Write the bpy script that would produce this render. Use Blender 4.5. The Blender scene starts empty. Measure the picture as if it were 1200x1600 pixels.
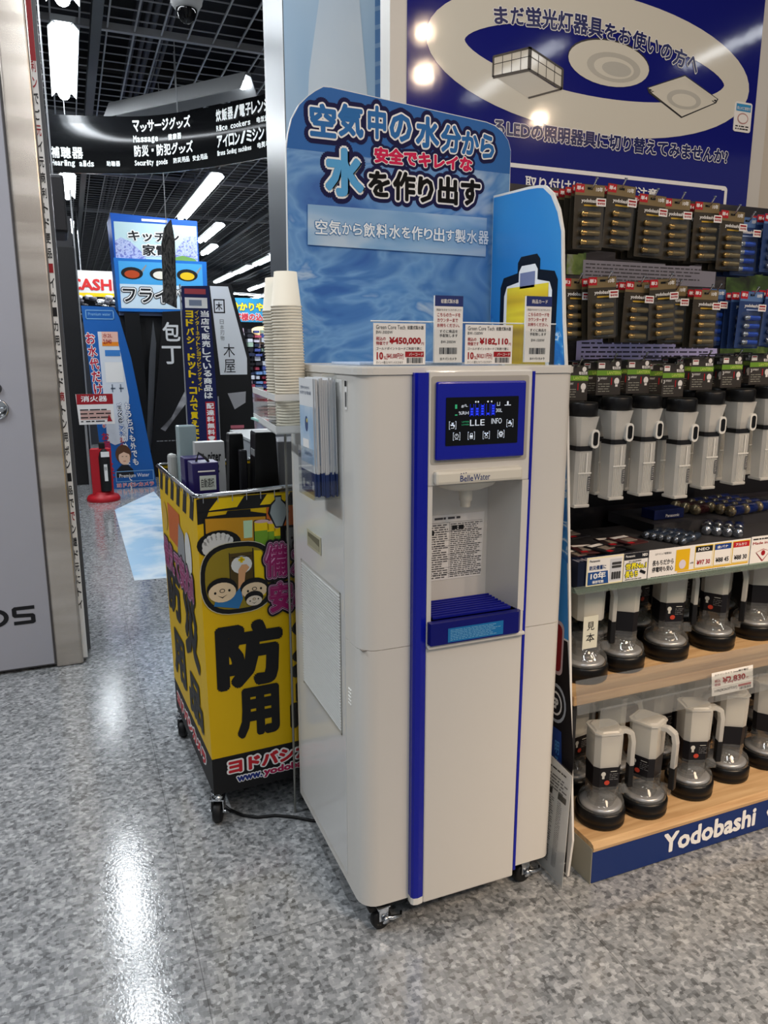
import bpy, bmesh, math, random
from mathutils import Matrix, Vector
random.seed(7)
SC = bpy.context.scene
COL = SC.collection
PI = math.pi
# ---------------------------------------------------------------- camera
F_PX, PITCH, YAW, CAM_H = 1170.0, math.atan(1170 / 5550), math.radians(22.4), 1.38
cd = bpy.data.cameras.new('camera'); cam = bpy.data.objects.new('camera', cd); COL.objects.link(cam)
cd.sensor_fit = 'VERTICAL'; cd.sensor_height = 24.0; cd.lens = 24.0 * F_PX / 1600.0
cd.clip_start = 0.02; cd.clip_end = 200
cam.location = (0, 0, CAM_H); cam.rotation_euler = (PI / 2 - PITCH, 0, -YAW)
SC.camera = cam
# ---------------------------------------------------------------- light and exposure
w = bpy.data.worlds.new('world'); SC.world = w; w.use_nodes = True
w.node_tree.nodes['Background'].inputs[0].default_value = (0.93, 0.96, 1.0, 1)
w.node_tree.nodes['Background'].inputs[1].default_value = 0.30
SC.view_settings.view_transform = 'Standard'; SC.view_settings.look = 'None'
SC.view_settings.gamma = 1; SC.view_settings.use_curve_mapping = False
SC.view_settings.exposure = 0.0
TUBE_EMIT = 34.0

def area(name, loc, rot, sx, sy, power, color):
    l = bpy.data.lights.new(name, 'AREA'); l.shape = 'RECTANGLE'; l.size = sx; l.size_y = sy
    l.energy = power; l.color = color
    o = bpy.data.objects.new(name, l); o.location = loc; o.rotation_euler = rot; COL.objects.link(o)
    return o
# shop ceiling lights behind and beside the camera; fill lamps added down the aisle
for i, (x, y, p) in enumerate([(0.13, 2.0, 22), (0.13, 0.0, 16), (0.13, -2.2, 14), (-1.9, 2.3, 75), (-1.9, -1.6, 24), (3.2, -1.2, 8), (4.3, 0.0, 8), (-1.9, 5.0, 45), (1.9, 4.6, 40), (-0.6, 7.5, 50), (1.5, 8.2, 50), (3.0, 11.0, 60), (0.8, 12.5, 60), (4.5, 17.5, 90), (0.8, 18.0, 90), (5.5, 24.0, 90)]):
    area('ceiling_and_fill_lamp', (x, y, 3.42), (0, 0, 0), 0.14, 1.25, p, (0.93, 0.97, 1.0))
for x, y, p, tgt, ang in [(2.58, -1.38, 4.0, (1.2, 1.8, 1.2), 75), (2.27, -0.73, 2.6, (1.2, 1.8, 1.2), 75), (1.2, -0.9, 2.4, (1.2, 1.8, 1.2), 75), (4.0, -2.0, 3, (1.2, 1.8, 1.2), 75),
                          (2.9, -0.9, 26, (2.15, 1.45, .35), 42), (1.9, -1.6, 30, (1.7, 1.0, 0), 40)]:      # warm spotlights
    l = bpy.data.lights.new('spot_lamp', 'SPOT'); l.energy = p * 9; l.color = (1.0, 0.76, 0.53)
    l.spot_size = math.radians(ang); l.spot_blend = 1.0; l.shadow_soft_size = 0.045
    o = bpy.data.objects.new('spot_lamp', l); COL.objects.link(o); o.location = (x, y, 3.4)
    o.rotation_euler = (Vector(tgt) - Vector(o.location)).to_track_quat('-Z', 'Y').to_euler()
area('warm_fill_lamp', (1.5, -1.5, 3.4), (math.radians(25), 0, 0), 0.9, 0.9, 34, (1.0, 0.75, 0.54))  # added soft warm fill for the fronts, not a shop fixture
# ---------------------------------------------------------------- materials
def lin(c):
    if isinstance(c, str):
        c = [int(c[i:i + 2], 16) / 255 for i in (0, 2, 4)]
        c = [v / 12.92 if v <= 0.04045 else ((v + 0.055) / 1.055) ** 2.4 for v in c]
    return (*c[:3], 1)
MC = {}
def mat(c, rough=0.5, metal=0.0, emit=0.0, spec=0.3, coat=0.0, bump=0.0, bscale=60, name=None):
    key = (c, rough, metal, emit, spec, coat, bump, bscale)
    if key in MC: return MC[key]
    m = bpy.data.materials.new(name or 'material'); m.use_nodes = True
    nt = m.node_tree; b = nt.nodes['Principled BSDF']
    b.inputs['Base Color'].default_value = lin(c); b.inputs['Roughness'].default_value = rough
    b.inputs['Metallic'].default_value = metal; b.inputs['Specular IOR Level'].default_value = spec
    if coat: b.inputs['Coat Weight'].default_value = coat; b.inputs['Coat Roughness'].default_value = 0.06
    if emit:
        b.inputs['Emission Color'].default_value = lin(c); b.inputs['Emission Strength'].default_value = emit
    if bump:
        n = nt.nodes.new('ShaderNodeTexNoise'); n.inputs['Scale'].default_value = bscale
        tc = nt.nodes.new('ShaderNodeTexCoord'); nt.links.new(tc.outputs['Object'], n.inputs['Vector'])
        bp = nt.nodes.new('ShaderNodeBump'); bp.inputs['Strength'].default_value = bump
        bp.inputs['Distance'].default_value = 0.01
        nt.links.new(n.outputs['Fac'], bp.inputs['Height']); nt.links.new(bp.outputs[0], b.inputs['Normal'])
    MC[key] = m
    return m
def noise_mat(name, stops, scale, rough=0.5, distort=0.0, stretch=(1, 1, 1), detail=4, metal=0.0, spec=0.5, coords='Object', bump=0.0, interp='LINEAR'):
    m = bpy.data.materials.new(name); m.use_nodes = True; nt = m.node_tree; b = nt.nodes['Principled BSDF']
    tc = nt.nodes.new('ShaderNodeTexCoord'); mp = nt.nodes.new('ShaderNodeMapping'); mp.inputs['Scale'].default_value = stretch
    n = nt.nodes.new('ShaderNodeTexNoise'); n.inputs['Scale'].default_value = scale
    n.inputs['Detail'].default_value = detail; n.inputs['Distortion'].default_value = distort
    r = nt.nodes.new('ShaderNodeValToRGB'); r.color_ramp.interpolation = interp
    while len(r.color_ramp.elements) < len(stops): r.color_ramp.elements.new(0.5)
    for e, (p, c) in zip(r.color_ramp.elements, stops): e.position = p; e.color = lin(c)
    L = nt.links.new
    L(tc.outputs[coords], mp.inputs[0]); L(mp.outputs[0], n.inputs['Vector']); L(n.outputs['Fac'], r.inputs[0]); L(r.outputs[0], b.inputs['Base Color'])
    b.inputs['Roughness'].default_value = rough; b.inputs['Metallic'].default_value = metal; b.inputs['Specular IOR Level'].default_value = spec
    if bump:
        bp = nt.nodes.new('ShaderNodeBump'); bp.inputs['Strength'].default_value = bump; bp.inputs['Distance'].default_value = 0.01
        L(n.outputs['Fac'], bp.inputs['Height']); L(bp.outputs[0], b.inputs['Normal'])
    return m
def clear_mat(name, tint='fdfefe', frost=0.0, frost_col='d8dad8', rough=0.05, refl=0.06):
    """thin clear or frosted plastic: see-through, a surface gloss and some milky scatter"""
    m = bpy.data.materials.new(name); m.use_nodes = True; nt = m.node_tree; nt.nodes.clear(); L = nt.links.new
    out = nt.nodes.new('ShaderNodeOutputMaterial'); t = nt.nodes.new('ShaderNodeBsdfTransparent'); t.inputs[0].default_value = lin(tint)
    g = nt.nodes.new('ShaderNodeBsdfGlossy'); g.inputs['Roughness'].default_value = rough
    lw = nt.nodes.new('ShaderNodeLayerWeight'); lw.inputs[0].default_value = 0.5
    pw = nt.nodes.new('ShaderNodeMath'); pw.operation = 'POWER'; pw.inputs[1].default_value = 4.0; L(lw.outputs['Facing'], pw.inputs[0])
    d = nt.nodes.new('ShaderNodeBsdfDiffuse'); d.inputs[0].default_value = lin(frost_col)
    tr = nt.nodes.new('ShaderNodeBsdfTranslucent'); tr.inputs[0].default_value = lin(frost_col)
    md = nt.nodes.new('ShaderNodeMixShader'); md.inputs[0].default_value = 0.4; L(d.outputs[0], md.inputs[1]); L(tr.outputs[0], md.inputs[2])
    m1 = nt.nodes.new('ShaderNodeMixShader'); m1.inputs[0].default_value = frost; L(t.outputs[0], m1.inputs[1]); L(md.outputs[0], m1.inputs[2])
    ad = nt.nodes.new('ShaderNodeMath'); ad.operation = 'MULTIPLY_ADD'; ad.inputs[1].default_value = 0.75; ad.inputs[2].default_value = refl - 0.02
    L(pw.outputs[0], ad.inputs[0])
    m2 = nt.nodes.new('ShaderNodeMixShader'); L(ad.outputs[0], m2.inputs[0]); L(m1.outputs[0], m2.inputs[1]); L(g.outputs[0], m2.inputs[2])
    L(m2.outputs[0], out.inputs[0])
    return m
WHITE = mat('dedcd8', 0.45); PLASTIC = mat('dad7d1', 0.28, coat=0.25); CREAM = mat('e0dbcd', 0.4)
BLACK = mat('0b0b0d', 0.35); MBLACK = mat('141416', 0.6); DARK = mat('242427', 0.6); GREY = mat('8b8d90', 0.5)
CHROME = mat('c9ccd0', 0.18, 1.0); STEEL = mat('a8a6a3', 0.3, 1.0); PAPER = mat('eae8e6', 0.6)
NAVY = mat('14185c', 0.35); BLUE = mat('0a17a0', 0.25, coat=0.3); RED = mat('b01a26', 0.45); INK = mat('16161a', 0.5)
DRED = mat('9c1420', 0.5); YEL = mat('e6c400', 0.45); YELBAG = mat('d8b000', 0.5, bump=0.25, bscale=14); PWHITE = mat('f1f1f1', 0.5)
CLEAR = clear_mat('clear_acrylic', refl=0.05); CLEARG = clear_mat('glossy_clear_lip', refl=0.13, rough=0.08, frost=0.10); FROST = clear_mat('frosted_plastic', frost=0.62, frost_col='dcdcda', rough=0.25)
LAMPFROST = clear_mat('milky_plastic', frost=0.72, frost_col='efeeea', rough=0.25, refl=0.07); BLISTER = clear_mat('blister_film', refl=0.06, rough=0.06)
SMOKE = clear_mat('lantern_dome_plastic', tint='f4f4f4', frost=0.10, refl=0.12, rough=0.03)
GREENGLASS = clear_mat('green_edged_glass', tint='cfe0d8', frost=0.35, frost_col='a9b8ae', refl=0.06)
WATER = noise_mat('printed_water_picture', [(0.30, '2f62aa'), (0.42, '4479ba'), (0.50, '6c9ccf'), (0.57, '4a82c2'), (0.66, 'a2bcd8'), (0.75, '3a70b4')], 3.2, 0.45, spec=0.25, distort=1.6, stretch=(1, 1, 1.7), detail=3)
PALEWATER = noise_mat('printed_pale_water', [(0.35, '6e9fcd'), (0.5, '8db4d8'), (0.65, 'b2c8dd')], 4, 0.4, distort=1.2, stretch=(0.7, 1, 2.2), detail=2)
WAVE = noise_mat('printed_wave_column', [(0.3, '8fb6d8'), (0.5, 'b9d0e4'), (0.7, 'd6dfe6')], 1.1, 0.4, distort=0.8, stretch=(1.5, 1, 0.5), detail=2)
WOOD = noise_mat('pale_wood', [(0.3, 'b68f63'), (0.5, 'cba679'), (0.7, 'dab88a')], 9, 0.45, distort=0.6, stretch=(0.35, 5, 5), detail=5)
BRUSHED = noise_mat('brushed_steel', [(0.35, 'b0a79d'), (0.5, 'c6bdb3'), (0.65, 'd4ccc3')], 6, 0.27, stretch=(0.2, 0.2, 1.6), metal=0.75)

# ---------------------------------------------------------------- mesh helpers
def frame(o, u, v):
    u = Vector(u).normalized(); v = Vector(v).normalized(); n = u.cross(v)
    return Matrix(((u.x, v.x, n.x, o[0]), (u.y, v.y, n.y, o[1]), (u.z, v.z, n.z, o[2]), (0, 0, 0, 1)))
def FY(y): return frame((0, y, 0), (1, 0, 0), (0, 0, 1))           # faces -Y, coordinates (x, z)
def FX(x): return frame((x, 0, 0), (0, -1, 0), (0, 0, 1))          # faces -X, coordinates (-y, z)
def FZ(z): return frame((0, 0, z), (1, 0, 0), (0, 1, 0))           # faces up
ID = Matrix()
_TC = {}
def glyphs(s):
    if s not in _TC:
        c = bpy.data.curves.new('t', 'FONT'); c.body = s; c.size = 1; c.resolution_u = 2
        o = bpy.data.objects.new('t', c); me = o.to_mesh()
        vs = [(v.co.x, v.co.y) for v in me.vertices]; ps = [tuple(p.vertices) for p in me.polygons]
        o.to_mesh_clear(); bpy.data.objects.remove(o); bpy.data.curves.remove(c)
        _TC[s] = (vs, ps)
    return _TC[s]
class B:
    def __init__(s, M=ID): s.v = []; s.f = []; s.mi = []; s.sm = []; s.ms = []; s.M = M; s.cur = 0
    def mat(s, m):
        if m not in s.ms: s.ms.append(m)
        s.cur = s.ms.index(m); return s
    def add(s, vs, fs, smooth=False, M=None):
        M = (s.M @ M) if M is not None else s.M
        n = len(s.v); s.v += [tuple(M @ Vector(p)) for p in vs]
        for f in fs: s.f.append(tuple(n + i for i in f)); s.mi.append(s.cur); s.sm.append(smooth)
        return s
    def box(s, a, b, bev=0.0, M=None):
        x0, y0, z0 = [min(p, q) for p, q in zip(a, b)]; x1, y1, z1 = [max(p, q) for p, q in zip(a, b)]
        if not bev:
            vs = [(x, y, z) for x in (x0, x1) for y in (y0, y1) for z in (z0, z1)]
            return s.add(vs, [(0, 1, 3, 2), (4, 6, 7, 5), (0, 4, 5, 1), (2, 3, 7, 6), (0, 2, 6, 4), (1, 5, 7, 3)], M=M)
        bm = bmesh.new(); bmesh.ops.create_cube(bm, size=1)
        for v in bm.verts: v.co = Vector(((x0 + x1) / 2 + v.co.x * (x1 - x0), (y0 + y1) / 2 + v.co.y * (y1 - y0), (z0 + z1) / 2 + v.co.z * (z1 - z0)))
        bmesh.ops.bevel(bm, geom=bm.edges[:], offset=min(bev, .49 * min(x1 - x0, y1 - y0, z1 - z0)), segments=2, affect='EDGES', profile=0.5)
        bm.verts.ensure_lookup_table(); bm.verts.index_update()
        s.add([v.co[:] for v in bm.verts], [tuple(v.index for v in f.verts) for f in bm.faces], M=M); bm.free(); return s
    def poly(s, pts, d=0.0, M=None): return s.add([(x, y, d) for x, y in pts], [tuple(range(len(pts)))], M=M)
    def rect(s, x0, y0, x1, y1, d=0.0, M=None): return s.poly([(x0, y0), (x1, y0), (x1, y1), (x0, y1)], d, M)
    def prism(s, pts, d0, d1, M=None, smooth=False):
        n = len(pts); vs = [(x, y, d0) for x, y in pts] + [(x, y, d1) for x, y in pts]
        s.add(vs, [tuple(reversed(range(n))), tuple(range(n, 2 * n))], M=M)
        return s.add(vs, [(i, (i + 1) % n, n + (i + 1) % n, n + i) for i in range(n)], smooth, M)
    def lathe(s, prof, seg=20, M=None, smooth=True, ang=2 * PI, sq=1.0):
        vs = []; fs = []; n = len(prof)
        for k in range(seg):
            a = ang * k / seg; c, q = math.cos(a), math.sin(a)
            for r, z in prof: vs.append((r * c, r * q, z))
        for k in range(seg):
            k2 = (k + 1) % seg
            for i in range(n - 1): fs.append((k * n + i, k2 * n + i, k2 * n + i + 1, k * n + i + 1))
        s.add(vs, fs, smooth, M)
        for i in (0, n - 1):
            if prof[i][0] > 1e-5:
                ring = [k * n + i for k in range(seg)]
                s.add([vs[j] for j in ring], [tuple(range(seg)) if i else tuple(reversed(range(seg)))], False, M)
        return s
    def tube(s, pts, r, seg=8, M=None, closed=False):
        P = [Vector(p) for p in pts]; n = len(P); vs = []; fs = []
        for i, p in enumerate(P):
            t = (P[(i + 1) % n] - P[i - 1]) if closed else (P[min(i + 1, n - 1)] - P[max(i - 1, 0)])
            t.normalize(); a = t.orthogonal() if abs(t.z) > .95 else t.cross(Vector((0, 0, 1)))
            a.normalize(); b = t.cross(a)
            rr = r[i] if isinstance(r, (list, tuple)) else r
            for k in range(seg):
                q = 2 * PI * k / seg; vs.append(p + a * rr * math.cos(q) + b * rr * math.sin(q))
        for i in range(n if closed else n - 1):
            j = (i + 1) % n
            for k in range(seg): fs.append((i * seg + k, i * seg + (k + 1) % seg, j * seg + (k + 1) % seg, j * seg + k))
        s.add(vs, fs, True, M)
        if not closed: s.add(vs[:seg], [tuple(reversed(range(seg)))], False, M); s.add(vs[-seg:], [tuple(range(seg))], False, M)
        return s
    def text(s, body, x, y, w_, h, d=0.0012, off=0.012, M=None, extra=0.0, keep=False):
        """lettering fitted into the box x, y, w_, h of the frame; extra thickens for an outline layer"""
        vs, ps = glyphs(body)
        if not vs: return s
        x0 = min(v[0] for v in vs) - off; x1 = max(v[0] for v in vs) + off; y0 = min(v[1] for v in vs) - off; y1 = max(v[1] for v in vs) + off
        sx = w_ / max(x1 - x0, 1e-6); sy = h / max(y1 - y0, 1e-6)
        # thicken by laying the glyph down again around rings of growing radius
        R_ = off + extra; moves = [(0, 0)]; r = R_
        while r > .008:
            n = 4 if r < .02 else 8 if r < .045 else 12 if r < .1 else 24
            moves += [(r * math.cos(2 * PI * (i + .5) / n), r * math.sin(2 * PI * (i + .5) / n)) for i in range(n)]; r -= .05
        e = max(2e-6, min(2e-5, h * 2e-4))
        for i, (mx, my) in enumerate(moves):
            s.add([(x + (a - x0 + mx) * sx, y + (b - y0 + my) * sy, d + i * e) for a, b in vs], ps, M=M)
        return s
    def vtext(s, body, x, y, w_, pitch, d=0.0012, off=0.02, M=None, extra=0.0, hk=0.86):
        for i, ch in enumerate(body):
            if ch == ' ': continue
            if ch in 'ー-': s.rect(x + w_ * .42, y - pitch * (i + .95), x + w_ * .58, y - pitch * (i + .1), d, M); continue
            small = ch in '・。っょゃ、'; ww = w_ * (.3 if ch in '・。' else .7 if small else 1); hh = pitch * hk * (.3 if ch in '・。' else .7 if small else 1)
            s.text(ch, x + (w_ - ww) / 2, y - pitch * (i + .5) - hh / 2, ww, hh, d, off, M, extra)
        return s
    def scribble(s, x0, y0, x1, y1, rows, d=0.0012, fill=0.5, rnd=None, M=None):
        """rows of small print"""
        R = rnd or random; rh = (y1 - y0) / rows
        for r in range(rows):
            yy = y0 + rh * r + rh * .25; x = x0; end = x1 - R.random() * (x1 - x0) * .25
            while x < end:
                l = rh * R.uniform(.5, 2.6)
                s.rect(x, yy, min(x + l, x1), yy + rh * fill, d, M); x += l + rh * R.uniform(.15, .7)
        return s
    def bars(s, x0, y0, x1, y1, n=22, d=0.0014, M=None):
        R = random.Random(n); st = (x1 - x0) / n
        for i in range(n): s.rect(x0 + i * st, y0, x0 + i * st + st * R.choice((.3, .5, .75)), y1, d, M)
        return s
    def to(s, name, m=None, parent=None, **k):
        me = bpy.data.meshes.new(name); me.from_pydata(s.v, [], s.f); me.validate()
        for q in (s.ms or [m]): me.materials.append(q)
        if s.ms and len(me.polygons) == len(s.mi): me.polygons.foreach_set('material_index', s.mi)
        if len(me.polygons) == len(s.sm): me.polygons.foreach_set('use_smooth', s.sm)
        o = bpy.data.objects.new(name, me); COL.objects.link(o)
        if parent is not None:
            o.parent = parent
            if parent.type == 'EMPTY': o.matrix_parent_inverse = parent.matrix_basis.inverted()
            elif parent.location.length > 0: o.matrix_parent_inverse = parent.matrix_basis.inverted()
        else:
            xs = [v[0] for v in s.v]; ys = [v[1] for v in s.v]; zs = [v[2] for v in s.v]
            b = Vector(((min(xs) + max(xs)) / 2, (min(ys) + max(ys)) / 2, min(zs)))
            me.transform(Matrix.Translation(-b)); o.location = b
        for a, c in k.items():
            if c is not None: o[a] = c
        return o
def thing(name, label, category, loc=(0, 0, 0), rz=0.0, group=None):
    o = bpy.data.objects.new(name, None); o.empty_display_size = .05; COL.objects.link(o)
    o.location = loc; o.rotation_euler = (0, 0, rz); o['label'] = label; o['category'] = category
    if group: o['group'] = group
    return o
def tag(o, label, category, group=None):
    o['label'] = label; o['category'] = category
    if group: o['group'] = group
    return o
def struct(o): o['kind'] = 'structure'; return o
def copy_tree(root, loc, rot=None, label=None, group=None, skip=()):
    r = root.copy(); COL.objects.link(r); r.location = loc
    if rot is not None: r.rotation_euler = rot
    if label: r['label'] = label
    if group: r['group'] = group
    def rec(src, dst):
        for ch in src.children:
            if ch.name.split('.')[0] in skip: continue
            c = ch.copy(); COL.objects.link(c); c.parent = dst; rec(ch, c)
    rec(root, r)
    return r
_O = 'first second third fourth fifth sixth seventh eighth ninth tenth eleventh twelfth thirteenth fourteenth fifteenth sixteenth seventeenth eighteenth nineteenth'.split()
_T = {2: 'twent', 3: 'thirt', 4: 'fort'}
def ordinal(n): return _O[n - 1] if n < 20 else (_T[n // 10] + 'ieth' if n % 10 == 0 else _T[n // 10] + 'y-' + _O[n % 10 - 1])
def rrect(x0, y0, x1, y1, r, n=4, corners=(1, 1, 1, 1)):
    pts = []
    for (cx, cy, a0), on in zip(((x1 - r, y1 - r, 0), (x0 + r, y1 - r, 90), (x0 + r, y0 + r, 180), (x1 - r, y0 + r, 270)), corners):
        if on: pts += [(cx + r * math.cos(math.radians(a0 + 90 * i / n)), cy + r * math.sin(math.radians(a0 + 90 * i / n))) for i in range(n + 1)]
        else: pts.append((cx + (r if a0 in (0, 270) else -r), cy + (r if a0 in (0, 90) else -r)))
    return pts
def ell(cx, cy, rx, ry, n=32, a0=0, a1=360): return [(cx + rx * math.cos(math.radians(a0 + (a1 - a0) * i / n)), cy + ry * math.sin(math.radians(a0 + (a1 - a0) * i / n))) for i in range(n + (a1 - a0 < 360))]

# ================================================================ THE SETTING
def floor_mat():
    m = bpy.data.materials.new('speckled_vinyl_floor'); m.use_nodes = True; nt = m.node_tree; b = nt.nodes['Principled BSDF']; L = nt.links.new
    tc = nt.nodes.new('ShaderNodeTexCoord'); mp = nt.nodes.new('ShaderNodeMapping'); L(tc.outputs['Object'], mp.inputs[0])
    def vor(sc, metric='CHEBYCHEV'):
        v = nt.nodes.new('ShaderNodeTexVoronoi'); v.distance = metric; v.inputs['Scale'].default_value = sc; v.inputs['Randomness'].default_value = 0.75
        L(mp.outputs[0], v.inputs['Vector']); q = nt.nodes.new('ShaderNodeSeparateColor'); L(v.outputs['Color'], q.inputs[0]); return q.outputs[0]
    a = vor(105); c = vor(60)
    mx = nt.nodes.new('ShaderNodeMix'); mx.inputs[0].default_value = 0.45; L(a, mx.inputs[2]); L(c, mx.inputs[3])
    r = nt.nodes.new('ShaderNodeValToRGB'); L(mx.outputs[0], r.inputs[0]); e = r.color_ramp.elements
    e[0].position = 0.12; e[0].color = lin('5f6163'); e[1].position = 0.9; e[1].color = lin('b6b8bb')
    for p, cc in ((0.35, '808386'), (0.55, '929598'), (0.72, 'a1a3a5')): k = e.new(p); k.color = lin(cc)
    # faint joints of the vinyl tiles
    br = nt.nodes.new('ShaderNodeTexBrick'); br.offset = 0.0; br.inputs['Scale'].default_value = 1.0
    br.inputs['Brick Width'].default_value = 0.9; br.inputs['Row Height'].default_value = 0.9; br.inputs['Mortar Size'].default_value = 0.0015
    br.inputs['Color1'].default_value = br.inputs['Color2'].default_value = (1, 1, 1, 1); br.inputs['Mortar'].default_value = (0.6, 0.6, 0.6, 1)
    mb = nt.nodes.new('ShaderNodeMapping'); mb.inputs['Location'].default_value = (-.27, -.05, 0); mb.inputs['Rotation'].default_value = (0, 0, 0); L(tc.outputs['Object'], mb.inputs[0]); L(mb.outputs[0], br.inputs['Vector'])
    mu = nt.nodes.new('ShaderNodeMix'); mu.data_type = 'RGBA'; mu.blend_type = 'MULTIPLY'; mu.inputs[0].default_value = 1.0
    L(r.outputs[0], mu.inputs[6]); L(br.outputs['Color'], mu.inputs[7]); L(mu.outputs[2], b.inputs['Base Color'])
    b.inputs['Roughness'].default_value = 0.15; b.inputs['Specular IOR Level'].default_value = 0.5
    b.inputs['Coat Weight'].default_value = 0.6; b.inputs['Coat Roughness'].default_value = 0.05; b.inputs['Coat IOR'].default_value = 1.6
    n = nt.nodes.new('ShaderNodeTexNoise'); n.inputs['Scale'].default_value = 130; n.inputs['Detail'].default_value = 2; L(mp.outputs[0], n.inputs['Vector'])
    bp = nt.nodes.new('ShaderNodeBump'); bp.inputs['Strength'].default_value = 0.10; bp.inputs['Distance'].default_value = 0.003
    L(n.outputs['Fac'], bp.inputs['Height']); L(bp.outputs[0], b.inputs['Normal']); L(bp.outputs[0], b.inputs['Coat Normal'])
    return m
struct(B().box((-9, -6, -0.1), (16, 36, 0)).to('floor', floor_mat()))
ceil = struct(B().box((-9, -6, 4.6), (16, 36, 4.7)).to('ceiling', mat('0f0f12', 0.8)))
GRIDM = mat('a4a6aa', 0.5)
k = 0
def bar(a, b, nm='grid_bar'):
    return B().box(a, b).to(nm, GRIDM, ceil)
xb = []
xv = bar((-.006, 2.6, 3.7), (.006, 31, 3.712)); xv_me = xv.data
X0 = 0.636 - 0.19 * 15
for i in range(44):
    if i == 0: xv.location.x = X0; continue
    c = xv.copy(); c.location.x = X0 + .19 * i; COL.objects.link(c)
yv = bar((-3.2, -.0035, 3.712), (6.5, .0035, 3.72))
for i in range(78):
    if i == 0: yv.location.y = 3.05; continue
    c = yv.copy(); c.location.y = 3.05 + .175 * i; COL.objects.link(c)
far = B()
for i in range(80): y = 3.05 + .175 * (78 + i); far.box((-3.2, y - .004, 3.712), (11, y + .004, 3.72))
far.to('distant_grid_bars', GRIDM, ceil, kind='stuff')
for y in (4.75, 6.38, 8.7, 11.2, 14): B().box((-3.2, y - .02, 3.69), (8, y + .02, 3.74)).to('main_runner', GRIDM, ceil)
for x in (.36, 3.2, 5.0): B().box((x - .035, 2.6, 3.62), (x + .035, 31, 3.70)).to('lighting_rail', mat('55595c', 0.5), ceil)
B().box((-.085, 2.6, 3.62), (-.035, 31, 3.70)).to('lighting_rail', mat('55595c', 0.5), ceil)
DK = mat('1d1d21', 0.7)
for k2, (x, y0, y1, z, r) in enumerate([(.75, 4, 30, 4.2, .03), (.82, 4, 30, 4.15, .02), (.9, 4, 30, 4.22, .03), (.97, 4, 30, 4.12, .015), (1.04, 4, 30, 4.2, .02), (2.3, 4, 30, 4.3, .06)]):
    B().tube([(x, y0, z), (x + .05, (y0 + y1) / 2, z - .04), (x, y1, z)], r, 8).to('conduit', mat('4c4d52', 0.6), ceil)
B().box((1.9, 6.5, 4.1), (2.7, 30, 4.5)).to('air_duct', DK, ceil)
B().box((-3, 9.5, 4.0), (8, 10.1, 4.4)).to('air_duct', DK, ceil)
# outer walls, far away or behind the camera
struct(B().box((-9, 34, 0), (16, 34.2, 4.6)).to('wall_back', mat('6d6f73', 0.8)))
struct(B().box((-9.2, -6, 0), (-9, 34, 4.6)).to('wall_left', mat('6d6f73', 0.8)))
struct(B().box((16, -6, 0), (16.2, 34, 4.6)).to('wall_right', mat('6d6f73', 0.8)))

# tall wall panel with the poster, right
wall = struct(B().box((.863, 2.052, 0), (2.245, 2.12, 3.6)).to('wall_poster', mat('cfccc6', 0.35)))
pr = B(FY(2.052)); PB = mat('1a1f78', 0.07, spec=0.3, bump=0.02, bscale=14); PC = mat('d9d6ca', 0.07, spec=0.3, bump=0.02, bscale=14)
pr.mat(PB).rect(.912, 1.5, 2.188, 2.95, .002)
pr.mat(PC)
out = ell(1.56, 2.232, .592, .195, 56)
nn = 56; inn = []
for i in range(nn):
    a = 2 * PI * i / nn; c, s_ = math.cos(a), math.sin(a)
    inn.append((1.565 + .478 * c, 2.236 + .093 * math.copysign(abs(s_) ** 1.25, s_) * (1 if s_ > 0 else 1)))
for i in range(nn):
    j = (i + 1) % nn; pr.poly([out[i], out[j], inn[j], inn[i]], .003)
# lettering on and below the ring
s1 = 'まだ蛍光灯器具をお使いの方へ'
for lay, (mm, ex, d) in enumerate(((PWHITE, .05, .0036), (mat('20265f', .2), 0.01, .0042))):
    pr.mat(mm)
    for i, ch in enumerate(s1):
        t = i / (len(s1) - 1); x = 1.20 + t * .705; z = 2.335 - .125 * (t - .42) ** 2 * 1.0 - .012 * t
        sc = .052 if ord(ch) > 0x4e00 else .044
        a = -(t - .42) * .3
        pr.text(ch, -sc / 2, -sc / 2, sc, sc, d, .02, frame((x, z, 0), (math.cos(a), math.sin(a), 0), (-math.sin(a), math.cos(a), 0)), ex)
for mm, ex, d in ((PWHITE, .045, .0036), (mat('20265f', .2), 0, .0042)):
    pr.mat(mm).text('るLEDの照明器具に切り替えてみませんか?', 1.185, 2.0, .90, .047, d, .04, extra=ex)
pr.mat(PWHITE)
for (x0, z0, x1, z1) in ((1.1, 1.92, 2.082, 1.932), (2.084, 1.5, 2.096, 1.92)): pr.rect(x0, z0, x1, z1, .003)
pr.poly(ell(2.082, 1.918, .014, .014, 8, 0, 90) + [(2.070, 1.918)], .0031)
pr.text('取り付けについてのご注意', 1.30, 1.866, .50, .036, .003, .02)
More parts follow.
